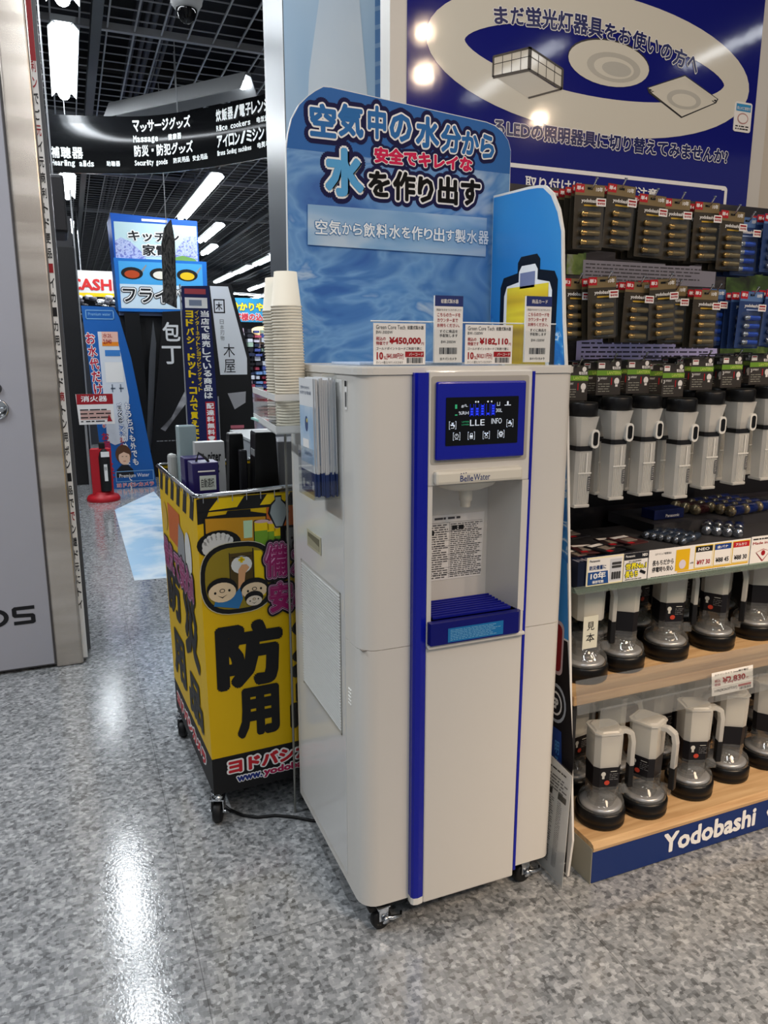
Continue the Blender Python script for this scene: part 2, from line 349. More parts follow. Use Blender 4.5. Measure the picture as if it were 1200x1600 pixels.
# three printed ceiling lamps inside the ring
LN = mat('2a2624', .25); LG = mat('b9b8b0', .2); LG2 = mat('b9b7ae', .2)
bx = [(1.180, 2.197), (1.300, 2.253), (1.410, 2.205), (1.400, 2.145), (1.300, 2.118), (1.180, 2.155)]
pr.mat(LG2).poly([(1.185, 2.155), (1.295, 2.185), (1.40, 2.148), (1.30, 2.112)], .0032)
pr.mat(PC).poly([(1.180, 2.205), (1.300, 2.245), (1.300, 2.187), (1.180, 2.152)], .0034).poly([(1.300, 2.245), (1.415, 2.203), (1.415, 2.150), (1.300, 2.187)], .0034)
pr.mat(LN)
def line(a, b, t=.0035, d=.0040):
    a = Vector(a); b = Vector(b); n = (b - a).normalized(); n = Vector((-n.y, n.x)) * t / 2
    pr.poly([tuple(a - n), tuple(b - n), tuple(b + n), tuple(a + n)], d)
for a, b, t in [((1.18, 2.205), (1.3, 2.245), .006), ((1.3, 2.245), (1.415, 2.203), .006), ((1.18, 2.205), (1.18, 2.152), .006), ((1.3, 2.247), (1.3, 2.187), .012), ((1.415, 2.203), (1.415, 2.15), .008),
                ((1.18, 2.152), (1.3, 2.187), .008), ((1.3, 2.187), (1.415, 2.15), .008), ((1.18, 2.185), (1.3, 2.223), .002), ((1.3, 2.223), (1.415, 2.183), .002), ((1.21, 2.212), (1.21, 2.162), .002),
                ((1.24, 2.222), (1.24, 2.172), .002), ((1.27, 2.232), (1.27, 2.182), .002), ((1.33, 2.232), (1.33, 2.175), .002), ((1.358, 2.222), (1.358, 2.167), .002), ((1.387, 2.212), (1.387, 2.157), .002), ((1.415, 2.15), (1.30, 2.112), .005)]: line(a, b, t)
pr.mat(LN).poly(ell(1.583, 2.243, .152, .064), .0032); pr.mat(PC).poly(ell(1.583, 2.240, .150, .062), .0035)
pr.mat(LG2).poly(ell(1.60, 2.232, .10, .040), .0038); pr.mat(PC).poly(ell(1.60, 2.230, .075, .029), .0040); pr.mat(LG).poly(ell(1.61, 2.228, .055, .02), .0042)
pr.mat(LN).poly([(1.730, 2.192), (1.877, 2.247), (2.023, 2.193), (2.015, 2.180), (1.875, 2.120), (1.738, 2.178)], .0032)
pr.mat(PC).poly([(1.737, 2.192), (1.877, 2.243), (2.016, 2.193), (1.877, 2.140)], .0035).poly([(1.748, 2.180), (1.877, 2.228), (2.007, 2.180), (1.876, 2.125)], .0039)
line((1.737, 2.19), (1.877, 2.237)); line((1.877, 2.237), (2.016, 2.19)); line((1.745, 2.183), (1.877, 2.229), .002); line((1.877, 2.229), (2.01, 2.183), .002)
pr.mat(LG2).poly(ell(1.88, 2.175, .07, .028), .0042); pr.mat(PC).poly(ell(1.88, 2.173, .05, .018), .0044)
pr.to('poster_print', None, wall)
st = B(FY(2.052)); st.mat(PAPER).prism(rrect(2.096, 2.105, 2.172, 2.196, .008), .003, .0045)
st.mat(mat('2f8fc4')).rect(2.102, 2.168, 2.166, 2.19, .005); st.mat(PAPER).text('安心の工事受付', 2.105, 2.172, .058, .010, .0055)
st.mat(mat('b58a86')).poly(ell(2.134, 2.146, .024, .017), .005); st.mat(PAPER).poly(ell(2.134, 2.146, .020, .013), .0055); st.mat(INK).scribble(2.104, 2.11, 2.164, 2.126, 2, .005)
tag(st.to('notice_sticker'), 'small white and blue notice sticker on the right edge of the navy poster', 'sticker')
# cream louvred wall right of the poster
lv = struct(B().box((2.25, 2.16, 0), (4.2, 2.2, 3.6)).to('wall_louvre', mat('c9c0b2', .5)))
fp = B().box((-.036, 2.145, 0.0), (.036, 2.161, 3.6), .004).to('louvre_board', mat('cfc7ba', .5), lv)
for i in range(24):
    o = fp if i == 0 else fp.copy()
    if i: COL.objects.link(o)
    o.location.x += 0 if i else 2.29
    if i: o.location.x = fp.location.x + .08 * i

# far column with the printed wave
colm = struct(B().box((.769, 2.78, 0), (1.35, 3.05, 4.6)).to('column', mat('5c6066', .3)))
cw = B(FY(2.779)); cw.mat(WAVE).rect(.772, 0, 1.35, 4.5, .0)
pts = [(.80, 1.5), (.86, 2.35), (.93, 2.75), (.985, 2.9), (1.04, 2.72), (1.08, 2.3), (1.09, 1.5)]
cw.mat(noise_mat('printed_sail', [(.3, 'c4d4e4'), (.7, 'dde4ea')], 2, .4)).poly(pts, .001)
cw.mat(mat('5e86b8', .4)).rect(1.11, 1.4, 1.19, 3.4, .001)
for i in range(30): cw.mat(mat('86a4c8', .4)).poly([(1.11, 1.5 + i * .06), (1.19, 1.53 + i * .06), (1.19, 1.545 + i * .06), (1.11, 1.515 + i * .06)], .0015)
cw.to('wave_print', None, colm)

# stainless column with grey door panel at the left
pil = struct(B().box((-1.4, 3.49, .01), (-.047, 4.1, 4.6)).to('column', mat('5b5a5c', .5)))
B().prism(rrect(-.160, 3.478, -.046, 3.6, .012), .004, 4.6).to('stainless_post', BRUSHED, pil)
pd = B().box((-1.35, 3.476, .02), (-.166, 3.5, 4.5), .003).to('door_panel', mat('a3a3ac', .4), pil)
lk = B(frame((-.287, 3.476, 1.158), (1, 0, 0), (0, 0, 1)))
lk.mat(CHROME).lathe([(.0, .003), (.028, .003), (.034, .010), (.040, .010), (.042, .004), (.042, 0)], 28).box((-.03, -.005, .003), (.03, .005, .012), .003); lk.to('lock_ring', None, pd)
lk = B(frame((-.288, 3.476, 1.243), (1, 0, 0), (0, 0, 1))); lk.mat(mat('6f6f73', .3, .8)).lathe([(0, .012), (.016, .012), (.022, .008), (.024, 0)], 20); lk.mat(INK).rect(-.002, -.008, .002, .008, .0125); lk.to('keyhole', None, pd)
t = B(FY(3.476)); t.mat(INK)
M3 = [(ell(-.385, .262, .055, .042, 24), ell(-.385, .262, .036, .025, 24))]
for o_, i_ in M3:
    for i in range(24): t.poly([o_[i], o_[(i + 1) % 24], i_[(i + 1) % 24], i_[i]], .0012)
for pl in ([(-.312, .222), (-.235, .222), (-.226, .228), (-.226, .26), (-.234, .268), (-.298, .272), (-.298, .288), (-.226, .288), (-.226, .304), (-.306, .304), (-.316, .296), (-.316, .264), (-.308, .256), (-.244, .252), (-.244, .238), (-.312, .238)],): t.poly(pl, .0012)
t.to('lettering', None, pd)
sb = B().box((-.046, 3.5, .02), (-.027, 3.56, 4.5)).to('side_strip', PAPER, pil)
B().box((-.046, 3.6, .02), (-.012, 4.05, 4.5)).to('side_edge', mat('55565a', .4), pil)
t = B(frame((-.0455, 3.499, 0), (1, 0, 0), (0, 0, 1)))
R = random.Random(3)
for i in range(44):
    z = 2.75 - i * .058
    t.mat(DRED if z > 2.35 or i % 9 == 0 else INK); t.text(random.Random(i).choice('ポイントカードご利用で更に還元商品'), -.002, z, .017, .040, .001, .02)
t.mat(DRED).rect(0, 2.5, .0185, 3.6, .0005)
t.to('lettering', None, sb)

# ================================================================ LAMPS OVERHEAD
LAMP = mat('f4faff', .5, emit=TUBE_EMIT); WING = mat('f0f4f6', .4)
def make_lamp(L):
    r = thing('ceiling_light', 'ceiling light', 'ceiling light')
    b = B(); n = 8
    prof = [(.044 * math.cos(PI + PI * i / n), .05 * math.sin(PI + PI * i / n)) for i in range(n + 1)]
    b.prism(prof, -L / 2, L / 2, frame((0, 0, 0), (1, 0, 0), (0, 0, 1))); b.to('lamp_cover', LAMP, r)
    for s in (-1, 1):
        b = B(); b.prism([(s * .046, .0), (s * .058, .010), (s * .094, -.026), (s * .091, -.032), (s * .058, .004), (s * .046, -.006)][::s], -L / 2 - .01, L / 2 + .01, frame((0, 0, 0), (1, 0, 0), (0, 0, 1))); b.to('reflector_wing', WING, r)
    B().box((-.075, -L / 2, .012), (.075, L / 2, .05)).to('housing', mat('6b6e70', .4), r)
    B().tube([(0, 0, .05), (0, 0, .3)], .006, 6).to('hanger', GRIDM, r)
    return r
rowA = make_lamp(1.4); rowA.location = (.13, 6.33, 3.42); rowA['label'] = 'bright white strip ceiling light above the black category sign, seen whole'; rowA['group'] = 'strip lights in the ceiling grid'
for y, lb in ((4.55, 'white strip ceiling light cut off by the top edge of the photo'), (10.6, 'short-looking strip ceiling light just below the left end of the black sign'), (13.9, 'far small strip ceiling light beside the dark box sign by the steel column')):
    copy_tree(rowA, (.13 if y < 8 else .15, y, 3.42), None, lb)
LBL = ['long bright strip ceiling light below the middle of the black sign', 'bright strip ceiling light just right of the hanging kitchen sign', 'small strip ceiling light below the one right of the kitchen sign']
for i, (x0, y0, x1, y1) in enumerate([(1.689, 12.34, 1.79, 9.31), (2.379, 14.62, 2.396, 12.667), (2.724, 16.4, 2.719, 15.1)]):
    L = math.hypot(x1 - x0, y1 - y0); o = copy_tree(rowA, ((x0 + x1) / 2, (y0 + y1) / 2, 3.42), (0, 0, 0), LBL[i]); o.scale = (1, L / 1.4, 1)
for i, (x, y0, y1) in enumerate([(4.06, 22.7, 20.0), (4.1, 20.0, 18.2), (4.15, 18.0, 16.4), (4.1, 16.2, 14.9), (5.55, 25, 22.2), (6.5, 29.7, 25.9)]):
    lb = ['farthest', 'second farthest', 'third farthest', 'nearest'][i] + ' strip light of the slanting row of four beside the column' if i < 4 else ['lone small strip light under the slanting row of four', 'lowest far strip light beside the paper cups'][i - 4]
    o = copy_tree(rowA, (x, (y0 + y1) / 2, 3.42), (0, 0, 0), lb); o.scale = (1.2, (y0 - y1) / 1.4 * .9, 1)
o = copy_tree(rowA, (5.75, 26.6, 3.42), (0, 0, -1.2), 'bright level strip light just above the white knife display'); o.scale = (1.2, 1.0, 1)
# crosswise dark fixture seen from its back
u = Vector((1.414 - .502, 6.111 - 7.255, 0)); an = math.atan2(u.y, u.x)
cf_ = thing('batten_light', 'long grey batten light fixture hung crosswise, only its right end glowing', 'ceiling light', (.958, 6.683, 3.36), an)
M = Matrix.Translation((.958, 6.683, 3.36)) @ Matrix.Rotation(an, 4, 'Z'); L = u.length / 2
B(M).prism([(-.03, .09), (.03, .09), (.10, -.04), (.095, -.045), (.03, .07), (-.03, .07), (-.095, -.045), (-.10, -.04)], -L, L, frame((0, 0, 0), (0, 1, 0), (0, 0, 1))).to('hood', mat('b4b6b8', .5), cf_)
B(M).box((L - .10, -.05, -.005), (L - .01, .05, .03), .01).to('lamp_end', mat('f4faff', .5, emit=5), cf_)
B(M).tube([(0, 0, .08), (0, 0, .36)], .008, 6).to('hanger', GRIDM, cf_)
# dome camera
dc = thing('dome_camera', 'white dome security camera hanging from the ceiling grid', 'camera', (.78, 4.86, 3.28))
M = Matrix.Translation((.78, 4.86, 3.28))
B(M).lathe([(.075, .42), (.095, .40), (.10, .12), (.088, .06), (.07, .035), (.058, .035)], 28).to('housing', mat('b4b4b4', .5), dc)
B(M).lathe([(.058, .036), (.056, .01), (.042, -.022), (.02, -.038), (.001, -.042)], 24).to('dome', mat('0a0a0c', .06), dc)
B(M).lathe([(.062, .040), (.066, .036), (.060, .028), (.057, .034)], 24).to('trim_ring', mat('999999', .3), dc)
B(M).box((-.01, -.01, .4), (.01, .01, .44)).to('mount', GRIDM, dc)

# ================================================================ HANGING SIGNS
sg = thing('category_sign', 'long curved black hanging sign with white department names', 'sign', (.75, 6.4, 2.78))
P = [(-.03 * 1.25, 5.455 * 1.25), (.26 * 1.25, 5.38 * 1.25), (.586 * 1.25, 5.238 * 1.25), (.88 * 1.25, 4.95 * 1.25), (1.146 * 1.25, 4.584 * 1.25), (1.40 * 1.25, 4.15 * 1.25)]
def arc(t):
    t = max(0, min(t, .9999)) * (len(P) - 1); i = int(t); f = t - i
    p0, p1, p2, p3 = [Vector(P[max(0, min(len(P) - 1, j))]) for j in (i - 1, i, i + 1, i + 2)]
    return .5 * ((2 * p1) + (p2 - p0) * f + (2 * p0 - 5 * p1 + 4 * p2 - p3) * f * f + (3 * p1 - 3 * p2 + p3 - p0) * f ** 3)
b = B(); n = 28; zt, zb = 3.195, 2.78
pts = [arc(i / n) for i in range(n + 1)]; nrm = []
for i in range(n + 1):
    t = (pts[min(n, i + 1)] - pts[max(0, i - 1)]).normalized(); nrm.append(Vector((t.y, -t.x)))
vs = []
for p, q in zip(pts, nrm):
    for z in (zb, zt): vs.append((p.x, p.y, z))
    for z in (zb, zt): vs.append((p.x - q.x * .03, p.y - q.y * .03, z))
fs = []
for i in range(n):
    a = i * 4; c = a + 4
    fs += [(a, c, c + 1, a + 1), (a + 2, a + 3, c + 3, c + 2), (a, a + 2, c + 2, c), (a + 1, c + 1, c + 3, a + 3)]
b.add(vs, fs, True); b.to('sign_board', mat('131416', .22), sg)
b = B(); TW = mat('e9eeee', .4, emit=.35)
def sign_text(s, t0, t1, z, h):
    z = 2.78 + (z - 2.5); h *= 1.0
    nn_ = len(s)
    for i, ch in enumerate(s):
        if ch == ' ': continue
        zz = z - (.22 * h if ch in 'gy' and nn_ > 4 else 0)
        ta = t0 + (t1 - t0) * (i + .04) / nn_; tb = t0 + (t1 - t0) * (i + .96) / nn_
        a = arc(ta); c = arc(tb); v = c - a
        f = frame((a.x, a.y, zz), (v.x, v.y, 0), (0, 0, 1))
        if ch == 'ー': b.mat(TW).rect(0, h * .42, v.length, h * .58, .004, f); continue
        if ch == '・': b.mat(TW).rect(v.length * .35, h * .4, v.length * .65, h * .65, .004, f); continue
        sm = .6 if ch in 'ッ・' else .75 if ch in 'acemnorsuvwxz' else 1
        b.mat(TW).text(ch, 0, 0, v.length, h * sm, .004, .035, f)
sign_text('補聴器', .03, .155, 2.60, .085); sign_text('Hearing aids', .03, .19, 2.545, .045); sign_text('助聴器', .235, .285, 2.55, .04)
sign_text('マッサージグッズ', .335, .545, 2.80, .085); sign_text('Massage', .335, .425, 2.725, .05); sign_text('健康器', .46, .51, 2.725, .045)
sign_text('防災・防犯グッズ', .335, .55, 2.62, .085); sign_text('Security goods', .335, .455, 2.555, .04); sign_text('防災用品', .475, .535, 2.555, .04); sign_text('安全用品', .545, .60, 2.555, .04)
sign_text('炊飯器/電子レンジ', .635, .82, 2.80, .085); sign_text('Rice cookers', .635, .755, 2.735, .04); sign_text('电饭煲', .775, .815, 2.735, .04); sign_text('微波炉', .825, .86, 2.735, .04)
sign_text('アイロン/ミシン', .635, .80, 2.62, .085); sign_text('Irons Sewing machines', .635, .755, 2.565, .035); sign_text('电熨斗', .775, .815, 2.565, .04); sign_text('缝纫机', .825, .86, 2.565, .04)
b.to('lettering', None, sg)
for t_ in (.1, .5, .9):
    p = arc(t_); B().tube([(p.x, p.y + .015, zt), (p.x, p.y + .015, 3.7)], .004, 6).to('hanger', GRIDM, sg)
hb = thing('box_sign', 'dark square box sign hanging beside the steel column', 'sign', (0, 5.2, 2.08))
B().box((-.08, 5.05, 2.08), (.055, 5.4, 2.41), .02).to('casing', mat('1c1c20', .5), hb); B().box((-.01, 5.2, 2.4), (0, 5.21, 3.7)).to('hanger', GRIDM, hb)
B(FY(5.05)).rect(-.07, 2.1, .045, 2.39, .001).to('face', mat('26262b', .4), hb)
hs = thing('hanging_board', 'narrow dark mottled board hanging edge-on in front of the kitchen signs', 'sign', (.93, 7.4, 1.85))
M = Matrix.Translation((.912, 7.4, 0)) @ Matrix.Rotation(.25, 4, 'Z')
B(M).prism([(-.065, 1.85), (.055, 1.80), (.07, 2.40), (.045, 2.58), (-.02, 2.50), (-.055, 2.36)], -.01, .01, FY(0)).to('board', noise_mat('mottled_dark', [(.4, '1b1b1b'), (.55, '6e6a66'), (.6, '2a2a2a')], 9, .4, distort=2, stretch=(2, 2, .8)), hs)
B().tube([(.912, 7.4, 2.5), (.912, 7.4, 3.7)], .004, 6).to('hanger', GRIDM, hs)

# ================================================================ BACKGROUND DISPLAYS (left, down the aisle)
# blue water board
wb = thing('water_display_board', 'tall blue leaning display board with red and white vertical lettering', 'display board', (.45, 8.2, 0))
b = B(FY(8.2)); BB = mat('1c5fae', .35)
outl = [(.245, 0), (.760, 0), (.735, .25), (.588, 1.337), (.500, 1.74), (.456, 1.84), (.152, 1.848)]
b.prism(outl, -.05, 0); b.to('board', BB, wb)
b = B(FY(8.2))
b.mat(PWHITE)
def frame_rect(x0, z0, x1, z1, t, d=.003):
    b.rect(x0, z0, x1, z0 + t, d); b.rect(x0, z1 - t, x1, z1, d); b.rect(x0, z0, x0 + t, z1, d); b.rect(x1 - t, z0, x1, z1, d)
b.mat(mat('7fb2dc')); frame_rect(.185, 1.72, .45, 1.81, .008); b.text('Premium water', .21, 1.755, .21, .03, .003)
b.mat(mat('d5dbe4', .4)).poly([(.285, 1.60), (.46, 1.60), (.50, 1.30), (.54, .95), (.50, .50), (.37, .46), (.30, .50)], .002)
b.mat(PAPER).rect(.33, 1.10, .50, 1.30, .003)
b.mat(mat('e7b8a8')).rect(.32, 1.50, .475, 1.60, .003); b.mat(mat('e6871e')).rect(.32, 1.46, .475, 1.50, .0035); b.mat(DRED).text('2,040', .33, 1.475, .08, .05, .004, .03).text('水2L', .33, 1.54, .09, .045, .004)
b.mat(mat('3a7cc4')).rect(.34, 1.36, .485, 1.42, .003)
Ms = frame((0, 0, 0), (1, 0, 0), (-.075, 1, 0))
for mm, ex, d in ((PWHITE, .06, .004), (mat('b81f3c'), 0, .005)):
    b.mat(mm).vtext('お水代だけです。', .095 + .19, 1.60, .085, .125, d, .03, Ms, ex)
b.mat(mat('b81f3c')).vtext('お届けします', .26 + .03, .60, .07, .09, .005, .03, Ms)
for mm, ex, d in ((mat('1c4f94'), .05, .004), (PWHITE, 0, .005)):
    b.mat(mm).vtext('おうちでも外でも', .555, .90, .055, .083, d, .03, Ms, ex).vtext('ごくごく飲めて安心です', .478, .90, .05, .083, d, .03, Ms, ex)
b.mat(INK).vtext('天然の', .42, .86, .04, .06, .005); b.mat(mat('2d6fc0')).vtext('冷水', .42, .67, .04, .06, .005); b.mat(mat('c03a3a')).vtext('温水', .42, .54, .04, .06, .005)
for x in (.38, .46): b.mat(mat('6d7a8c')).rect(x, 1.0, x + .012, 1.08, .004).rect(x - .01, 1.03, x + .035, 1.045, .004)
# printed woman: brown hair, face, dark top
b.mat(mat('5a3a24')).poly(ell(.445, .36, .078, .10, 20), .006); b.mat(mat('e9c4a8')).poly(ell(.452, .325, .056, .075, 20), .007)
b.mat(mat('1a1a1f')).poly([(.36, .12), (.54, .12), (.53, .20), (.48, .25), (.42, .25), (.37, .20)], .0065)
b.mat(mat('5a3a24')).poly([(.39, .40), (.45, .44), (.51, .40), (.50, .36), (.45, .385), (.40, .36)], .008)
b.mat(INK).rect(.428, .335, .442, .341, .008).rect(.466, .335, .480, .341, .008); b.mat(mat('a8483c')).rect(.440, .285, .466, .291, .008)
b.mat(mat('7fb2dc')); frame_rect(.355, .02 + .12 - .07, .735, .255 - .07, .008, .009); b.mat(PWHITE).text('Premium Water', .39, .115, .30, .04, .010, .01)
for mm, ex, d in ((PWHITE, .06, .010), (mat('d03a5a'), 0, .011)): b.mat(mm).text('ヨドバシカメラ', .36, .015, .37, .045, d, .03, extra=ex)
b.to('print', None, wb)
# fire extinguisher stand with its sign
fe = thing('extinguisher_stand', 'red fire extinguisher stand on a round foot', 'fire extinguisher', (.20, 7.6, 0))
M = Matrix.Translation((.205, 7.6, 0))
B(M).lathe([(.15, 0), (.155, .02), (.14, .05), (.10, .065), (.09, .09)], 24).to('foot', RED, fe)
B(M).prism([(-.095, -.06), (.095, -.06), (.075, .06), (-.075, .06)], .06, .50, ID).to('holder', RED, fe)
bb = B(M); bb.mat(MBLACK).lathe([(.05, .10), (.052, .42), (.04, .47), (.02, .50)], 16, Matrix.Translation((.03, -.055, 0))); bb.to('cylinder', None, fe)
bb = B(M @ frame((0, -.108, 0), (1, 0, 0), (0, 0, 1))); bb.mat(PAPER).rect(-.0, .43, .075, .48).rect(.02, .20, .05, .36); bb.mat(INK).text('粉末', .024, .30, .022, .04, .002); bb.to('label', None, fe)
B(M).box((-.01, -.03, .46), (.045, .03, .56), .01).to('valve', MBLACK, fe)
fs_ = thing('extinguisher_sign', 'small white and red fire extinguisher sign plate on a thin pole', 'sign', (.2, 7.9, 0))
bb = B(FY(7.9)); bb.mat(PAPER).prism([(.043, .705), (.372, .705), (.362, 1.0), (.030, 1.0)], -.006, 0)
bb.mat(DRED).rect(.036, .90, .368, 1.0, .001); bb.mat(PWHITE).text('消火器', .075, .925, .24, .058, .002, .02); bb.mat(mat('c9a39a')).rect(.06, .75, .34, .84, .001)
bb.mat(INK).scribble(.06, .72, .34, .87, 4, .002, .3); bb.mat(DRED).poly([(.30, .73), (.35, .73), (.32, .80)], .0025); bb.to('plate', None, fs_)
B().tube([(.10, 7.92, 0), (.10, 7.92, .98)], .012, 8).to('pole', GREY, fs_)
# dark shelf end behind
B8 = thing('black_shelf_end', 'tall black shelf end panel left of the blue water board', 'display rack', (.05, 8.7, 0))
B().box((-.25, 8.6, 0), (.135, 9.1, 2.45), .01).to('panel', MBLACK, B8); B().box((.135, 8.62, .02), (.15, 8.66, 3.0)).to('pole', GREY, B8)
B().box((-.25, 9.0, 2.45), (.13, 9.1, 2.8)).to('header', mat('2b2b2f'), B8)
# kitchen tower
kt = thing('kitchen_display_tower', 'tall black kitchenware display tower with picture boards on top', 'display rack', (1.0, 9.4, 0))
B().box((.53, 9.05, 0), (1.50, 9.9, 1.86), .01).to('cabinet', MBLACK, kt)
bb = B(FY(9.0)); bb.mat(mat('1d57b4', .4)).prism([(.545, 2.385), (1.447, 2.37), (1.447, 2.835), (.53, 2.865)], -.7, 0)
SKY = noise_mat('printed_flower_field', [(.35, '7f8fc8'), (.5, 'b9c4e4'), (.6, '6f78bc')], 30, .5)
bb.mat(mat('b8d4da', .4)).rect(.56, 2.39, 1.435, 2.78, .002); bb.mat(SKY).poly([(.56, 2.39), (.88, 2.39), (.85, 2.46), (.72, 2.58), (.62, 2.62), (.56, 2.58)], .003).poly([(1.15, 2.39), (1.435, 2.39), (1.435, 2.68), (1.30, 2.66), (1.2, 2.52)], .003)
bb.mat(mat('6d9a4c')).poly([(1.13, 2.39), (1.435, 2.39), (1.40, 2.43), (1.27, 2.46), (1.16, 2.43)], .004)
for mm, ex, d in ((PWHITE, .08, .005), (INK, 0, .007)): bb.mat(mm).text('キッチン', .70, 2.59, .54, .105, d, .03, extra=ex).text('家電', .84, 2.44, .28, .12, d, .03, extra=ex)
bb.mat(PWHITE).rect(.85, 2.80, 1.12, 2.825, .002); bb.to('kitchen_sign', None, kt)
bb = B(FY(8.95)); bb.mat(mat('1d6cc0', .4)).prism([(.545, 1.84), (1.515, 1.845), (1.52, 2.40), (.53, 2.40)], -.5, 0)
bb.mat(mat('45a0dd', .4)).rect(.575, 2.13, 1.47, 2.37, .002); bb.mat(mat('c8dcea', .4)).rect(.575, 1.875, 1.47, 2.13, .002)
for x, col in ((.71, 'b4451e'), (1.01, 'e8e4d8'), (1.30, 'e2bd1e')):
    bb.mat(MBLACK).poly(ell(x, 2.245, .115, .065, 20), .003); bb.mat(mat(col)).poly(ell(x, 2.235, .08, .042, 16), .004); bb.mat(GREY).poly([(x + .09, 2.27), (x + .15, 2.34), (x + .16, 2.333), (x + .11, 2.25)], .003)
for mm, ex, d in ((INK, .11, .005), (PWHITE, .065, .007), (INK, 0, .009)): bb.mat(mm).text('フライパン', .60, 1.94, .84, .16, d, .02, extra=ex)
bb.to('frying_pan_sign', None, kt)
B().box((.55, 9.0, 1.8), (1.5, 9.1, 1.86)).to('light_strip', mat('5c6a88', .4), kt)
bb = B(FY(8.85)); bb.mat(mat('101013', .4)).prism([(.74, 0), (1.30, 0), (1.30, 1.0), (1.30, 1.86), (1.00, 1.84), (.90, 1.1)], -.04, 0)
bb.mat(mat('c4c6c8')).text('包', .985, 1.52, .19, .21, .003, .02).text('丁', .965, 1.27, .21, .20, .003, .02); bb.mat(noise_mat('printed_blade', [(.35, '2c2c32'), (.6, 'b9b9bd')], 3, .3)).poly([(1.28, .93), (1.295, 1.15), (1.03, .68), (.90, .55), (.95, .52)], .003)
bb.mat(GREY).scribble(.85, .40, 1.25, .42, 1, .003); bb.to('knife_banner', None, kt)
bb = B(FY(8.95)); bb.mat(mat('0f1012', .35)).prism([(.60, .3), (.80, .3), (.76, 1.82), (.60, 1.82)], -.03, 0); bb.mat(mat('46484c', .3)).poly([(.74, .3), (.80, .3), (.92, 1.5), (.90, 1.75), (.83, 1.3)], .01); bb.to('side_board', None, kt)
# navy banner with yellow vertical lettering
nb = thing('vertical_banner', 'navy vertical banner with yellow and white lettering behind the cart', 'banner', (1.1, 7.0, .3))
bb = B(FY(7.0)); bb.mat(mat('141c4e', .4)).prism([(.955, .30), (1.245, .30), (1.20, 1.975), (.96, 1.965)], -.012, 0)
bb.mat(mat('a8434a')).rect(.985, 1.90, 1.17, 1.945, .001); bb.mat(PAPER).rect(.985, 1.78, 1.18, 1.87, .001); bb.mat(mat('7c869c')).rect(1.02, 1.80, 1.13, 1.85, .002)
bb.mat(YEL).vtext('ヨドバシ・ドット・コムで買えます。', .983, 1.765, .068, .0745, .002, .045).vtext('インターネットショッピングサイト', 1.065, 1.765, .035, .045, .002, .02)
bb.mat(PWHITE).vtext('当店で販売している商品は', 1.115, 1.765, .075, .0655, .002, .035); bb.mat(RED).rect(1.12, .60, 1.205, .955, .001); bb.mat(PWHITE).vtext('配達料無料!', 1.128, .945, .068, .06, .002, .035)
bb.to('panel', None, nb); B().tube([(.95, 7.01, 0), (.95, 7.01, 1.98)], .006, 6).to('pole', GREY, nb); B().tube([(1.24, 7.01, 0), (1.24, 7.01, 1.0)], .006, 6).to('pole', GREY, nb)
B().box((.9, 6.9, 0), (1.3, 7.1, .02)).to('foot', MBLACK, nb)
# white knife-maker display
ky = thing('knife_display_board', 'white and black tapered display board with brushed black characters', 'display board', (1.9, 9.5, .2))
bb = B(FY(9.5)); bb.mat(MBLACK).prism([(1.62, 0), (2.14, 0), (2.10, 1.33), (1.90, 2.22), (1.58, 2.22)], -.35, 0)
bb.mat(mat('cfd3d8', .4)).prism([(1.72, 1.13), (2.055, 1.13), (2.06, 1.33), (1.86, 2.185), (1.64, 2.185)], 0, .004)
bb.mat(INK).vtext('木屋', 1.77, 1.52, .14, .19, .006, .0); bb.mat(INK); frame_rect2 = [(1.675, 1.87, 1.81, 1.885), (1.675, 2.02, 1.81, 2.035), (1.675, 1.87, 1.69, 2.035), (1.795, 1.87, 1.81, 2.035)]
for q in frame_rect2: bb.rect(*q, .006)
bb.text('木', 1.70, 1.90, .08, .10, .006, .02); bb.mat(GREY).vtext('日本刃物', 1.74, 1.80, .05, .065, .006)
bb.mat(mat('9a9a9e', .3)).poly([(1.80, .90), (2.03, .92), (2.02, .78), (1.88, .70)], .004); bb.mat(mat('c06a78')).rect(1.82, .46, 1.99, .50, .004).rect(1.84, .42, 1.98, .45, .004)
bb.to('board', None, ky)
# distant coloured shop shelves
fw = thing('distant_sales_island', 'far crowded sales island under a cyan banner with yellow lettering', 'display rack', (4.6, 20, 0))
B().box((3.3, 20.0, 0), (6.6, 21.5, 1.9)).to('cabinet', mat('2c2e38'), fw)
bb = B(FY(19.95)); bb.mat(mat('2f9fd4', .5)).prism([(3.7, 2.2), (6.6, 2.2), (6.6, 2.80), (3.7, 2.80)], -.1, 0)
for mm, ex, d in ((mat('2b55a8'), .06, .01), (mat('f0e21c', .5, emit=.3), 0, .02)): bb.mat(mm).text('分かりやすく', 3.95, 2.47, 1.25, .22, d, .05, extra=ex)
for mm, ex, d in ((PWHITE, .06, .01), (mat('d0394a'), 0, .02)): bb.mat(mm).text('お客様の込み相談', 3.85, 2.23, 1.5, .2, d, .04, extra=ex)
bb.to('banner', None, fw)
bb = B(FY(19.9)); bb.mat(mat('f6dca8', .5, emit=.8)).poly(ell(4.72, 1.98, .27, .11), .0); bb.mat(mat('e6c9c0')).prism([(4.58, 1.55), (4.86, 1.55), (4.9, 1.9), (4.54, 1.9)], -.1, 0); bb.mat(mat('e8b018')).rect(4.68, 1.66, 4.88, 1.82, .01); bb.to('lantern_sign', None, fw)
bb = B(); R = random.Random(11)
cols = ['8898c8', 'c8cdd8', '4d5a9c', 'b04a5e', 'd8d4d0', '28304a', '6f8fc0', '97b0a0', '1e1e26', 'e0dcf0', '3c4c88', 'c0a8b8', '15151a', '2a2a33']
